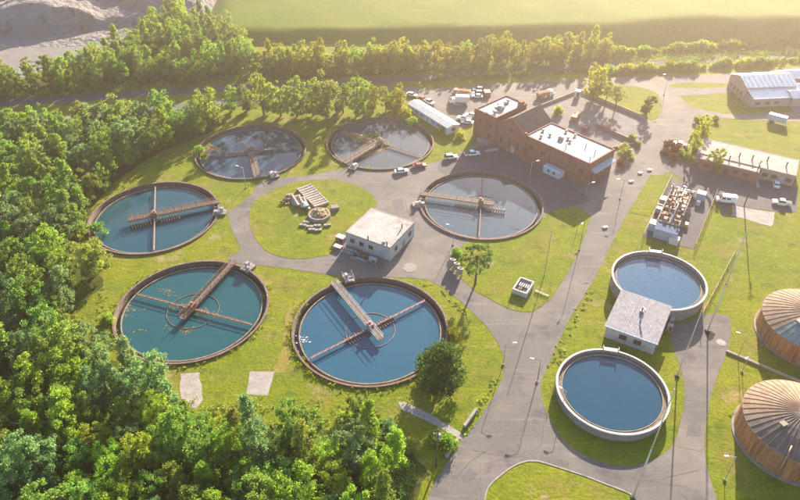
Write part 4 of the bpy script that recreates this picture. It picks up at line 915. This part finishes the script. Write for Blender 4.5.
POLEP = mat('pale_pole', (0.62, 0.57, 0.50), (0.54, 0.48, 0.42), rough=0.6)
def tallpole(u, v, h, label):
    q = thing('line_pole', label, 'pole', G(u, v), 0.4, 'tall pale poles in a row along the paved lot')
    MB().tube((0, 0, 0), (0, 0, h*0.5), 0.17, 0.14, n=14).build('lower_section', POLEP, q, True)
    MB().tube((0, 0, h*0.5), (0, 0, h), 0.13, 0.08, n=14).build('upper_section', POLEP, q, True)
    MB().lathe([(0.14, h*0.5-0.12), (0.2, h*0.5-0.12), (0.2, h*0.5+0.12), (0.14, h*0.5+0.12)], 16, closed=True).build('flange', RUSTP, q)
    MB().tube((0, 0, 0), (0, 0, 0.4), 0.5, n=12).build('footing', DARK, q)
tallpole(633, 497.5, 31, 'tall pale pole rising from the bottom edge, nearest of the row')
tallpole(677, 376, 20, 'tall pale pole between the deep blue tank and paved lot')
tallpole(707.5, 331, 30, 'tall pale pole at the dark patch on the paved lot')
# ------------------------------------------------------------------ vehicles
def extr(prof, w, taper=0.0, y0=None):
    b = MB(); n = len(prof)
    b.add([(x, -w/2+taper*max(0, z-0.9), z) for x, z in prof]+[(x, w/2-taper*max(0, z-0.9), z) for x, z in prof], [tuple(range(n)), tuple(range(2*n-1, n-1, -1))]+[(i, n+i, n+(i+1) % n, (i+1) % n) for i in range(n)])
    return b
def vehicle(kind, u, v, heading, label, pm, group=None, pm2=None, s=1.0):
    cat = {'sedan': 'car', 'suv': 'car', 'pickup': 'pickup', 'van': 'van', 'boxtruck': 'truck', 'dump': 'truck', 'trailer': 'trailer'}[kind]
    nm = {'sedan': 'parked_car', 'suv': 'parked_car', 'pickup': 'pickup_truck', 'van': 'delivery_van', 'boxtruck': 'box_truck', 'dump': 'tipper_truck', 'trailer': 'box_trailer'}[kind]
    r = thing(nm, label, cat, G(u, v)+Vector((0, 0, 0.05)), radians(heading), group); r.scale = (s, s, s)
    def wheels(xs, w, rad=0.34):
        for x in xs:
            for sy in (-1, 1):
                o = MB().tube((x, sy*(w/2-0.22), rad), (x, sy*(w/2+0.01), rad), rad, n=16).build('wheel', TYRE, r)
                MB().tube((x, sy*(w/2), rad), (x, sy*(w/2+0.03), rad), rad*0.55, n=12).build('rim', GREYSTEEL, o)
    def lights(xf, xr, w, z):
        for sy in (-1, 1):
            MB().box((xf, sy*(w/2-0.28), z), (0.08, 0.38, 0.18)).build('headlight', LAMPW, r); MB().box((xr, sy*(w/2-0.22), z+0.05), (0.08, 0.3, 0.2)).build('tail_light', TAIL, r)
    if kind in ('sedan', 'suv'):
        L, w = 4.6, 1.8; hr = 1.45 if kind == 'sedan' else 1.72; back = -1.55 if kind == 'sedan' else -2.1
        extr([(-2.3, .35), (2.3, .35), (2.32, .62), (2.15, .78), (1.0, .92), (-1.9, .95), (-2.3, .88)], w).build('body', pm, r)
        extr([(1.05, .90), (0.35, hr-.06), (back+.35, hr-.06), (back-.25, .93)], w-.12, .28).build('glass', GLASS, r)
        extr([(0.42, hr-.08), (0.30, hr), (back+.40, hr), (back+.30, hr-.08)], w-.42, 0).build('roof', pm, r)
        wheels((-1.4, 1.42), w); lights(2.31, -2.31, w, .68)
    elif kind == 'pickup':
        w = 1.95
        extr([(-2.75, .5), (2.7, .5), (2.72, .85), (2.5, 1.02), (1.25, 1.1), (-2.75, 1.1)], w).build('body', pm, r)
        extr([(1.3, 1.08), (0.7, 1.75), (-0.75, 1.75), (-0.95, 1.08)], w-.1, .25).build('glass', GLASS, r)
        extr([(0.75, 1.72), (0.65, 1.82), (-0.7, 1.82), (-0.78, 1.72)], w-.4).build('roof', pm, r)
        MB().box((-1.85, 0, 1.13), (1.65, w-.3, 0.1)).build('cargo_bed', DARK, r)
        wheels((-1.75, 1.75), w, .4); lights(2.71, -2.76, w, .85)
    elif kind == 'van':
        w = 2.05
        extr([(-3.0, .45), (2.9, .45), (3.0, .8), (2.85, 1.15), (2.0, 1.35), (1.35, 2.35), (1.1, 2.5), (-2.9, 2.5), (-3.0, 2.3)], w, .03).build('body', pm, r)
        MB().add([(2.06, -.85, 1.38), (2.06, .85, 1.38), (1.44, .75, 2.3), (1.44, -.75, 2.3)], [(0, 1, 2, 3)]).build('windscreen', GLASS, r)
        for sy in (-1, 1):
            MB().box((0.9, sy*(w/2-.02), 1.75), (1.0, 0.05, 0.6)).build('side_window', GLASS, r)
            MB().box((-0.5, sy*(w/2-.02), 1.75), (1.1, 0.05, 0.6)).build('side_window', GLASS, r)
        wheels((-1.9, 1.9), w, .38); lights(2.98, -3.01, w, .85)
    elif kind == 'boxtruck':
        w = 2.35
        MB().box((-1.2, 0, 2.05), (5.4, w, 2.5)).build('cargo_box', pm2 or pm, r)
        MB().box((0, 0, .65), (7.2, 1.0, .3)).build('chassis', DARK, r)
        extr([(1.65, .5), (3.7, .5), (3.75, 1.2), (3.4, 1.45), (2.9, 2.35), (1.65, 2.4)], w-.2).build('cab', pm, r)
        MB().add([(3.46, -.9, 1.47), (3.46, .9, 1.47), (2.98, .85, 2.3), (2.98, -.85, 2.3)], [(0, 1, 2, 3)]).build('windscreen', GLASS, r)
        wheels((-2.4, 2.7), w, .45); lights(3.76, -3.92, w, .85)
    elif kind == 'dump':
        w = 2.4
        extr([(-3.6, 1.1), (1.1, 1.1), (1.4, 2.4), (-3.7, 2.3)], w).build('tipper_body', pm2 or pm, r)
        extr([(-3.4, 2.31), (1.2, 2.38), (1.15, 2.46), (-3.4, 2.4)], w-.3).build('load', SILT, r)
        MB().box((-0.2, 0, .75), (7.4, 1.0, .35)).build('chassis', DARK, r)
        extr([(1.6, .6), (3.7, .6), (3.75, 1.4), (3.1, 1.6), (2.8, 2.55), (1.6, 2.6)], w-.2).build('cab', pm, r)
        MB().add([(3.14, -.9, 1.65), (3.14, .9, 1.65), (2.88, .85, 2.5), (2.88, -.85, 2.5)], [(0, 1, 2, 3)]).build('windscreen', GLASS, r)
        wheels((-2.6, -1.4, 2.7), w, .5); lights(3.76, -3.72, w, .95)
    elif kind == 'trailer':
        w = 2.4
        MB().box((0, 0, 2.0), (7.0, w, 2.5)).build('cargo_box', pm, r); MB().box((0, 0, 3.28), (7.06, w+.06, 0.08)).build('roof', WHITEP, r)
        MB().box((0, 0, .62), (6.6, 1.0, .25)).build('chassis', DARK, r); wheels((-2.4, -1.4), w, .42)
        MB().bar((3.4, 0, .6), (4.6, 0, .5), .15).build('tow_bar', DARK, r)
        for sy in (-1, 1): MB().box((-3.54, sy*.58, 1.95), (.06, 1.05, 2.2)).build('rear_door', WHITEP, r)
        for i in range(6):
            for sy in (-1, 1): MB().box((-2.9+i*1.16, sy*(w/2+.02), 2.0), (.1, .05, 2.4)).build('side_rib', WHITEP, r)
    return r
PK = 'vehicles parked about the plant'
vehicle('sedan', 401.5, 172.5, 12, 'white car parked at the near rim of the overgrown tank', CW, PK)
vehicle('sedan', 419.5, 167, 12, 'red car parked at the near rim of the overgrown tank', CR, PK)
vehicle('suv', 451, 158.5, 12, 'white car, left of two parked on the verge before the brick building', CW, PK)
vehicle('pickup', 472, 155.5, 10, 'white pickup, right of two parked on the verge before the brick building', CW, PK)
vehicle('pickup', 429, 103.5, -48, 'white pickup with red load parked at the far left of the upper yard', CW, PK)
vehicle('sedan', 423, 100.5, -48, 'dark red car behind the white pickup in the upper yard', CR, PK)
vehicle('boxtruck', 459, 103.5, 178, 'box truck with cream cargo box in the upper yard', CW, PK, WHITEP)
vehicle('dump', 461, 95.5, 170, 'brown tipper truck behind the box truck in the upper yard', CBW, PK, CBW)
vehicle('suv', 477, 94.5, 175, 'silver car beside the brown skip in the upper yard', CS, PK)
vehicle('sedan', 477, 97.5, 172, 'white car, nearest of the group beside the skip in the upper yard', CW, PK)
vehicle('suv', 478, 91, 178, 'grey car, farthest of the group in the upper yard', CG, PK)
vehicle('pickup', 464, 120, 160, 'white pickup parked by the left wall of the brick building', CW, PK)
vehicle('sedan', 467, 123.5, 165, 'silver car nearest the left wall of the brick building', CS, PK)
vehicle('sedan', 471, 116.5, 160, 'white car behind the pickup by the left wall of the brick building', CW, PK)
vehicle('dump', 545, 97, 25, 'brown tipper truck with white cab parked beyond the gabled roof', CW, PK, CBW)
vehicle('pickup', 679.5, 146.5, 155, 'white pickup on the road beside the red shrubs', CW, PK)
vehicle('van', 725, 202, 168, 'white delivery van beside the filter plant compound', CW, PK)
vehicle('sedan', 775.5, 185.5, 70, 'white car parked facing the low office building', CW, PK)
vehicle('pickup', 781, 204.5, 165, 'white pickup with empty dark bed in the office car park', CW, PK)
vehicle('trailer', 776, 122.5, -38, 'pale blue box trailer on the grass in front of the depot', PALEBLUE, PK, None, 0.9)
vehicle('suv', 795, 88, 30, 'grey car among the depot sheds at the right edge', CG, PK)
vehicle('sedan', 412, 96, -30, 'white car at the far end of the white cabin', CW, PK)
slabpile((487, 95.5), (2.4, 3.0, 1.0), radians(10), 'brown skip beside the parked cars in the upper yard', CBW, 2, 'waste_skip', 'skip')
slabpile((452, 101), (2.0, 1.4, 0.8), radians(10), 'dark machine parts stack left of the box truck', RUST, 2, 'scrap_stack', 'scrap')

# ------------------------------------------------------------------ trees
def crown_mesh(name, seed, kind):
    rnd = random.Random(seed); lobes = []
    if kind == 'broad':      # nominal: radius 3.6, height 11; several leaders, each carrying its own mass of sprays
        masses = [(rnd.gauss(0, .5), rnd.gauss(0, .5), rnd.uniform(7.2, 8.8), rnd.uniform(1.7, 2.4), rnd.uniform(1.8, 2.6))]
        k = rnd.choice((3, 4, 5)); t0 = rnd.random()*6.28
        for i in range(k):
            t = t0+i*6.283/k+rnd.uniform(-.4, .4); q = rnd.uniform(1.0, 2.1)
            masses.append((q*cos(t), q*sin(t), rnd.uniform(3.4, 7.2), rnd.uniform(1.3, 2.1), rnd.uniform(1.5, 2.8)))
        for i in range(3):
            t = rnd.random()*6.28; masses.append((1.3*cos(t), 1.3*sin(t), rnd.uniform(1.6, 3.0), 1.5, 1.4))
        for (mx, my, mz, mr, mh) in masses:
            for i in range(15):
                z = rnd.uniform(-1, 1); t = rnd.random()*6.283; rr = sqrt(max(0, 1-z*z))*rnd.uniform(0.7, 1.08)
                lobes.append((mx+mr*rr*cos(t), my+mr*rr*sin(t), max(0.5, mz+z*mh*rnd.uniform(.8, 1.1)), rnd.uniform(0.26, 0.62)))
        nl, ls = 16000, (0.095, 0.19)
    elif kind == 'tall':
        for i in range(70):
            z = rnd.random(); t = rnd.random()*6.283; rr = (1-0.78*z)*rnd.uniform(0.4, 1.05)*2.5
            lobes.append((rr*cos(t), rr*sin(t), 0.8+z*11.2, rnd.uniform(0.35, 0.75)*(1.15-0.45*z)))
        nl, ls = 12000, (0.095, 0.19)
    elif kind == 'sparse':
        for i in range(44):
            z = rnd.uniform(-1, 1); t = rnd.random()*6.283; rr = sqrt(max(0, 1-z*z))*rnd.uniform(0.5, 1.05)
            lobes.append((rr*3.8*cos(t), rr*3.8*sin(t), 7.0+z*2.8, rnd.uniform(0.4, 0.85)))
        nl, ls = 3600, (0.13, 0.24)
    elif kind == 'cone':
        for i in range(80):
            z = rnd.random()**1.2; t = rnd.random()*6.283; rr = sqrt(max(0, 1-(z*0.98)**2))*rnd.uniform(0.5, 1.05)*3.2
            lobes.append((rr*cos(t), rr*sin(t), 1.0+z*8.0, rnd.uniform(0.45, 0.9)))
        nl, ls = 16000, (0.11, 0.2)
    else:                    # bush: radius 1.5, height 2.4
        for i in range(22):
            t = rnd.random()*6.283; rr = rnd.uniform(0.1, 1.0); lobes.append((rr*1.4*cos(t), rr*1.2*sin(t), rnd.uniform(0.2, 1.9)*(1.1-0.5*rr), rnd.uniform(0.25, 0.6)))
        nl, ls = 2300, (0.08, 0.16)
    wts = [l[3]**2 for l in lobes]
    vs = []; fs = []
    for (x, y, z, r) in rnd.choices(lobes, wts, k=nl):
        while True:
            d = Vector((rnd.gauss(0, 1), rnd.gauss(0, 1), rnd.gauss(0.25, 1)))
            if d.length > 0.01: break
        d.normalize(); rad = r*abs(rnd.gauss(0.8, 0.42))
        p = Vector((x, y, z))+Vector((d.x*rad, d.y*rad, d.z*rad*0.85))
        nrm = (d*0.8+Vector((rnd.gauss(0, .5), rnd.gauss(0, .5), 0.6+rnd.gauss(0, .4)))).normalized()
        e = nrm.orthogonal().normalized(); e.rotate(Matrix.Rotation(rnd.random()*6.28, 3, nrm)); g = nrm.cross(e)
        s = rnd.uniform(*ls); k = len(vs)
        vs += [p-e*s, p-g*s*0.62+e*s*0.1, p+e*s*1.1, p+g*s*0.62+e*s*0.1]; fs.append((k, k+1, k+2, k+3))
    me = bpy.data.meshes.new(name); me.from_pydata([tuple(v) for v in vs], [], fs); me.update(); me.materials.append(LEAF['mid green'])
    return me
def trunk_mesh(name, seed, kind):
    rnd = random.Random(seed); b = MB()
    if kind == 'bush':
        for i in range(4):
            t = i*1.6+rnd.random(); b.tube((0.1*cos(t), 0.1*sin(t), -0.1), (0.6*cos(t), 0.6*sin(t), 1.4), 0.06, 0.02, 6)
    else:
        top = {'broad': 7.5, 'tall': 10.0, 'sparse': 8.0, 'cone': 8.5}[kind]
        b.tube((0, 0, -0.2), (0.08, 0.05, top*0.45), 0.27, 0.2, 9); b.tube((0.08, 0.05, top*0.45), (0.2, -0.1, top), 0.2, 0.06, 8)
        for i in range(7):
            t = i*0.9+rnd.random(); z = top*(0.35+0.08*i); L = rnd.uniform(1.6, 2.9)*(0.7 if kind == 'tall' else 1)
            b.tube((0.08, 0, z), (L*cos(t), L*sin(t), z+rnd.uniform(0.8, 2.0)), 0.1, 0.03, 6)
    me = b.mesh(name); me.materials.append(BARK); return me
CROWNS = {}; TRUNKS = {}
for kind, cnt in (('broad', 7), ('tall', 3), ('sparse', 2), ('cone', 1), ('bush', 4)):
    CROWNS[kind] = [crown_mesh('crown', 100+hash(kind) % 1 + i*17+len(kind), kind) for i in range(cnt)]
    TRUNKS[kind] = [trunk_mesh('trunk', 300+i, kind) for i in range(min(cnt, 3))]
TR_RND = random.Random(99)
def tree(p, kind, tone, label, s=1.0, name='broadleaf_tree', cat='tree', group=None, sz=None):
    r = thing(name, label, cat, (p[0], p[1], 0), TR_RND.random()*6.28, group)
    r.scale = (s*TR_RND.uniform(0.92, 1.1), s*TR_RND.uniform(0.92, 1.1), (sz or s)*TR_RND.uniform(0.92, 1.1))
    put('trunk', TR_RND.choice(TRUNKS[kind]), r)
    c = put('crown', TR_RND.choice(CROWNS[kind]), r)
    c.material_slots[0].link = 'OBJECT'; c.material_slots[0].material = LEAF[tone]
    return r
def inpoly(x, y, poly):
    c = False; j = len(poly)-1
    for i in range(len(poly)):
        a, b = poly[i], poly[j]
        if (a.y > y) != (b.y > y) and x < (b.x-a.x)*(y-a.y)/(b.y-a.y)+a.x: c = not c
        j = i
    return c
def shrink_ok(x, y, poly, r): return all(inpoly(x+r*cos(t), y+r*sin(t), poly) for t in (0, 1.57, 3.14, 4.71))
def plant_rows(poly, dy, dx, zone, tones, seed, smin, smax, where, margin=0.8, kinds=('broad', 'broad', 'broad', 'broad', 'tall')):
    rnd = random.Random(seed); P = GL(poly); ys = [p.y for p in P]; xs = [p.x for p in P]
    rows = []; y = min(ys)+dy*0.5; k = 0
    while y < max(ys):
        row = []; x = min(xs)+(dx*0.5 if k % 2 else 0)
        while x < max(xs):
            px = x+rnd.uniform(-.28, .28)*dx; py = y+rnd.uniform(-.26, .26)*dy
            if shrink_ok(px, py, P, margin): row.append((px, py))
            x += dx
        if row: rows.append(sorted(row))
        y += dy; k += 1
    cnt = 0
    for i, row in enumerate(rows):
        for j, (px, py) in enumerate(row):
            t = rnd.choice(tones); kd = rnd.choice(kinds); s = rnd.uniform(smin, smax)
            sz = s*rnd.uniform(0.85, 1.12)
            tree((px, py), kd, t, f'{t} {"slender " if kd == "tall" else ""}tree in {where}, {ORD[i]} row from front, {ORD[j]} from left', s, group=zone, sz=sz,
                 name='slender_tree' if kd == 'tall' else 'broadleaf_tree')
            cnt += 1
    return cnt
NT = 0
LEFTW = [(-30, 130), (0, 134), (60, 136), (130, 128), (200, 116), (224, 122), (213, 131), (188, 142), (150, 158), (112, 186), (88, 216), (76, 248), (98, 270), (106, 286), (84, 302), (66, 322), (84, 346), (118, 366), (148, 386), (166, 402), (170, 416), (-36, 416)]
BOTW = [(-36, 418), (176, 418), (215, 433), (258, 430), (300, 434), (340, 438), (375, 444), (402, 458), (422, 474), (414, 500), (396, 542), (-30, 542)]
NT += plant_rows(LEFTW, 6.1, 5.9, 'trees of the wood left of the tanks', ['bright green', 'mid green', 'mid green', 'blue-green', 'blue-green', 'olive'], 21, 0.92, 1.5, 'the left wood')
NT += plant_rows(BOTW, 5.6, 6.0, 'trees of the wood along the bottom', ['bright green', 'bright green', 'mid green', 'olive', 'mid green', 'blue-green'], 22, 0.90, 1.38, 'the bottom wood')
TOPW = [(-14, 103), (60, 95), (130, 90), (200, 84), (262, 79), (262, 62), (240, 47), (214, 34), (200, 24), (172, 14), (158, 26), (132, 48), (108, 60), (60, 77), (-14, 90)]
NT += plant_rows(TOPW, 8.0, 6.0, 'trees of the far wood below the quarry', ['bright green', 'mid green', 'mid green', 'olive'], 23, 0.95, 1.35, 'the wood below quarry')
LINE = [(262, 79), (330, 76), (400, 73), (470, 69.5), (540, 66), (605, 61), (605, 54), (540, 59), (470, 62), (400, 65), (330, 67), (262, 66)]
NT += plant_rows(LINE, 5.2, 3.6, 'trees of the line in front of the field', ['bright green', 'olive', 'yellow-green', 'yellow-green'], 24, 0.85, 1.15, 'the line before field', 0.3)
# single trees and bushes
ROW = [(232, 112, 0.85, 'bright green'), (247, 110, 0.75, 'mid green'), (264, 115, 1.15, 'bright green'), (281, 116, 1.0, 'mid green'), (297, 117, 1.15, 'olive'), (313, 116, 1.05, 'bright green'), (328, 117, 1.25, 'olive'), (343, 113, 0.9, 'mid green'), (358, 115, 1.2, 'bright green'), (373, 113, 0.85, 'yellow-green'), (386, 111, 0.7, 'yellow-green'), (398, 108, 0.65, 'yellow-green')]
for i, (u, v, s, t) in enumerate(ROW): tree(G(u, v), 'broad', t, f'{t} tree in the row behind the two far tanks, {ORD[i]} from the left', s*1.3, group='tree row behind the two far tanks')
tree(G(475, 284.5), 'sparse', 'dark green', 'lone thin-crowned young tree on the lawn by the concrete pipes', 1.12, name='young_tree', sz=1.2)
tree(G(441, 384), 'cone', 'dark green', 'dense dark evergreen tree overlapping the bright blue tank', 1.6, name='evergreen_tree', sz=1.15)
tree(G(362, 428), 'broad', 'dark green', 'dark bushy tree at the top edge of the bottom wood', 0.95)
for i, (u, v, s, t) in enumerate(((593, 99, 1.38, 'yellow-green'), (605, 105, 0.98, 'olive'), (615, 109, 0.98, 'olive'))): tree(G(u, v), 'sparse' if i else 'broad', t, f'{t} tree on the triangular tree lawn, {ORD[i]} from the left', s)
tree(G(646, 115), 'broad', 'dark green', 'dark round tree on the triangular tree lawn near the main road', 0.85, sz=0.7)
tree(G(691, 156), 'broad', 'yellow-green', 'yellow-green tree at the left end of the low office building', 0.85)
tree(G(701, 140), 'broad', 'yellow-green', 'yellow-green tree behind the left end of the low office building', 0.85)
tree(G(713, 171), 'broad', 'yellow-green', 'yellow-green tree in front of the low office building', 0.8)
BUSHES = [(668, 148, 1.5, 'reddish', 'red shrub left of the white pickup at the office corner'), (676, 152, 1.5, 'reddish', 'red shrub nearest the white pickup at the office corner'), (665, 154, 1.2, 'reddish', 'red shrub at the road edge by the office corner'), (671, 158, 1.2, 'reddish', 'lowest red shrub at the office corner'),
          (681, 156, 1.2, 'yellow-green', 'green shrub right of the red shrubs'), (686, 158, 1.1, 'bright green', 'green shrub under the tree at the office corner'), (557, 115, 1.7, 'yellow-green', 'bright bush behind the gabled brick roof'),
          (626, 158, 1.8, 'olive', 'olive bush at the right end of the brick building'), (623, 150, 1.4, 'olive', 'olive bush behind the right end of the brick building'), (632, 141, 1.3, 'olive', 'olive bush at the corner of the yard wall'), (638, 146, 1.0, 'dark green', 'small dark bush by the main road near the yard wall'),
          (620, 165, 1.2, 'reddish', 'reddish shrub at the right foot of the brick building'), (405, 118, 1.9, 'yellow-green', 'big yellow-green bush between overgrown tank and white cabin'), (399, 113, 1.8, 'yellow-green', 'yellow-green bush at the far end of the white cabin'), (412, 124, 1.4, 'bright green', 'small bush along the near side of the white cabin'),
          (461, 138, 1.3, 'yellow-green', 'bush on the verge behind the two parked vehicles'), (442, 132, 1.2, 'yellow-green', 'bush at the near end of the white cabin'), (455, 254, 1.1, 'mid green', 'small dark bush at the lawn corner under the pale grey tank'), (452, 336, 1.2, 'yellow-green', 'yellow bush beside the bright blue tank above the dark evergreen'),
          (448, 447, 1.4, 'bright green', 'bright bush beside the lower parapet wall'), (440, 440, 1.5, 'olive', 'olive bush at the wood edge above the utility pole'), (697, 122, 1.3, 'olive', 'olive bush on the grass right of the main road'), (716, 121, 1.1, 'olive', 'olive bush on the grass left of the depot'), (705, 130, 1.4, 'yellow-green', 'yellow bush on the grass behind the office'),
          (201, 152, 1.2, 'bright green', 'bright bush growing at the left rim of the tank with short brown bridge'), (204, 158, 0.9, 'yellow-green', 'small bush at the left rim of the tank with short brown bridge'), (100, 231, 1.5, 'mid green', 'bush between left wood and the blue-green tank'), (108, 322, 1.3, 'bright green', 'bush between left wood and the teal tank'),
          (130, 368, 1.6, 'bright green', 'bush overlapping the lower left rim of the teal tank'), (158, 378, 1.6, 'bright green', 'bush at the foot of the teal tank'), (180, 416, 1.4, 'yellow-green', 'bush below the left concrete pad'), (205, 422, 1.5, 'mid green', 'bush at the wood edge right of the left concrete pad'), (236, 415, 1.4, 'olive', 'bush below the right concrete pad'),
          (300, 420, 1.4, 'olive', 'bush at the bottom wood edge below the bright blue tank'), (388, 432, 1.6, 'blue-green', 'pale bush at the bottom wood edge near the footpath'), (410, 452, 1.5, 'olive', 'bush at the bottom wood corner near the footpath'), (345, 421, 1.3, 'bright green', 'bush at the bottom wood edge left of the dark bushy tree')]
for u, v, s, t, lab in BUSHES: tree(G(u, v), 'bush', t, lab, s, 'bush', 'bush')
rnd = random.Random(31)
for hi, (line, lab, sm) in enumerate((([(604, 74), (640, 71.5), (700, 68.5), (740, 65.5), (810, 59.5)], 'the hedge row along the upper yard road', 1.25), ([(604, 55), (650, 54), (700, 50), (750, 47), (815, 43)], 'the far hedge row at the foot of the field', 1.5), ([(425, 81), (470, 78), (520, 75.5), (560, 72.5), (600, 70.5)], 'the sparse shrub row before the railway', 0.85))):
    P = GL(line); k = 0
    for a, b in zip(P, P[1:]):
        n = max(1, int((b-a).length/2.0))
        for i in range(n):
            q = a.lerp(b, (i+rnd.uniform(-.3, .3))/n); s = sm*rnd.uniform(0.55, 1.6)
            if hi == 2 and rnd.random() < 0.35: continue
            tree((q.x, q.y+rnd.uniform(-1, 1)), 'bush', rnd.choice(['yellow-green', 'olive', 'bright green']), f'bush in {lab}, {ORD[min(k, 78)]} from the left', s, 'bush', 'bush', lab); k += 1
for i, (u, v) in enumerate(((524, 77), (558, 72.5), (358, 84.5))): tree(G(u, v), 'tall', 'yellow-green', f'small pointed tree between railway and yard, {ORD[i]} listed from the middle', 0.42, 'slender_tree') if False else None
tree(G(357, 86), 'tall', 'yellow-green', 'small pointed tree beside the railway above the far tank row', 0.5, name='slender_tree')
tree(G(524, 76), 'tall', 'yellow-green', 'small pointed tree beside the railway above the brick building', 0.42, name='slender_tree')
tree(G(557, 73), 'tall', 'yellow-green', 'small pointed tree beside the railway above the tipper truck', 0.42, name='slender_tree')
tree(G(781, 68), 'tall', 'olive', 'small dark tree at the top right behind the depot', 0.55, name='slender_tree')
# weeds in the overgrown tank, at rims and along edges
def weeds(name, spots, label, tone, z=0.0):
    rnd = random.Random(len(spots)*3+5); vs = []; fs = []
    for (x, y, r, h) in spots:
        for i in range(int(26*max(0.6, r))):
            a = rnd.random()*6.28; q = r*sqrt(rnd.random()); p = Vector((x+q*cos(a), y+q*sin(a), z+rnd.random()*h*(1-q/r*0.6)))
            nrm = Vector((rnd.gauss(0, .6), rnd.gauss(0, .6), 1)).normalized(); e = nrm.orthogonal().normalized(); e.rotate(Matrix.Rotation(rnd.random()*6.28, 3, nrm)); g = nrm.cross(e); s = rnd.uniform(.12, .26); k = len(vs)
            vs += [p-e*s, p-g*s*.6, p+e*s, p+g*s*.6]; fs.append((k, k+1, k+2, k+3))
    me = bpy.data.meshes.new(name); me.from_pydata([tuple(v) for v in vs], [], fs); me.materials.append(LEAF[tone])
    return tag(put(name, me), label, 'weeds', kind='stuff')
def rim_spots(k, a0, a1, n, r=(0.4, 0.9), h=0.8, rad=19.5):
    out = []
    for i in range(n):
        a = radians(rnd.uniform(a0, a1)); q = rad+rnd.gauss(0, .45); c = TANKS[k]; out.append((c[0]+q*cos(a), c[1]+q*sin(a), rnd.uniform(*r), h*rnd.uniform(.5, 1.2)))
    return out
weeds('weeds', rim_spots(1, 150, 250, 60) + rim_spots(0, -90, 30, 22, (.3, .6)) + rim_spots(0, 130, 260, 50) + rim_spots(1, 250, 330, 30, (.3, .6)) + rim_spots(2, 100, 240, 50) + rim_spots(4, 60, 200, 50), 'yellow-green weeds growing along the tank rims', 'yellow-green')
weeds('weeds', rim_spots(0, -80, 20, 22, (.25, .5), .5, 17.9), 'tufts growing in the launder of the teal tank', 'yellow-green', -1.0)
cw = [G(350, 137), G(368, 135), G(372, 167), G(385, 145), G(358, 140), G(366, 168), G(377, 134)]
weeds('weeds', [(p.x+rnd.gauss(0, 1.2), p.y+rnd.gauss(0, .8), rnd.uniform(.5, 1.1), 1.4) for p in cw for _ in range(6)], 'weeds growing inside the overgrown tank', 'yellow-green', -0.6)
cw = [G(200, 150), G(203, 156), G(206, 146)]
weeds('weeds', [(p.x+rnd.gauss(0, 1.0), p.y+rnd.gauss(0, .8), rnd.uniform(.5, 1.0), 1.3) for p in cw for _ in range(6)], 'weeds growing at the left edge inside the tank with short brown bridge', 'bright green', -0.6)
def edge_spots(px, n, r=(.3, .7), h=.6, spread=.8):
    P = GL(px); out = []
    for _ in range(n):
        i = rnd.randrange(len(P)-1); q = P[i].lerp(P[i+1], rnd.random()); out.append((q.x+rnd.gauss(0, spread), q.y+rnd.gauss(0, spread), rnd.uniform(*r), h*rnd.uniform(.4, 1.2)))
    return out
weeds('weeds', edge_spots([(100, 290), (106, 320), (118, 345)], 40) + edge_spots([(460, 440), (478, 410), (498, 375)], 40, (.25, .5), .35, .5) + edge_spots([(120, 190), (160, 160), (200, 142)], 60) + edge_spots([(205, 412), (240, 408), (300, 412), (370, 415)], 100, (.4, .9), .8, 2.0) + edge_spots([(440, 290), (470, 320)], 20, (.2, .4), .3, .3)
      + edge_spots([(595, 285), (570, 330), (552, 372)], 50, (.25, .5), .3, .6), 'tall weeds along wood and road edges', 'olive')
WOODP_ = GL(WOOD)
weeds('undergrowth', [q for q in edge_spots([(20, 150), (60, 200), (40, 280), (50, 340), (90, 380), (150, 420), (250, 450), (350, 455), (410, 470), (300, 480), (150, 470), (60, 440), (30, 380), (10, 250)], 1700, (1.0, 2.2), 3.4, 6.0) if shrink_ok(q[0], q[1], WOODP_, 2.4)] + edge_spots([(0, 98), (100, 90), (200, 82), (300, 76), (400, 71), (500, 67), (600, 60), (700, 60), (810, 52)], 1100, (.9, 2.0), 3.6, 2.2), 'undergrowth beneath the woods and the far tree line', 'mid green')
print('TREES', NT)

# ------------------------------------------------------------------ air
hz = MB().box((0, 440, 57.5), (1840, 1960, 118.0)).mesh('haze')
hm = bpy.data.materials.new('haze'); hm.use_nodes = True; nt = hm.node_tree; nt.nodes.remove(nt.nodes['Principled BSDF'])
pv = nt.nodes.new('ShaderNodeVolumePrincipled'); pv.inputs['Density'].default_value = 0.00050; pv.inputs['Anisotropy'].default_value = 0.80; pv.inputs['Color'].default_value = (0.99, 0.78, 0.65, 1)
nt.links.new(pv.outputs[0], nt.nodes['Material Output'].inputs['Volume']); hz.materials.append(hm)
tag(put('haze', hz), 'thin sunlit haze over the whole plant', 'haze', kind='stuff')
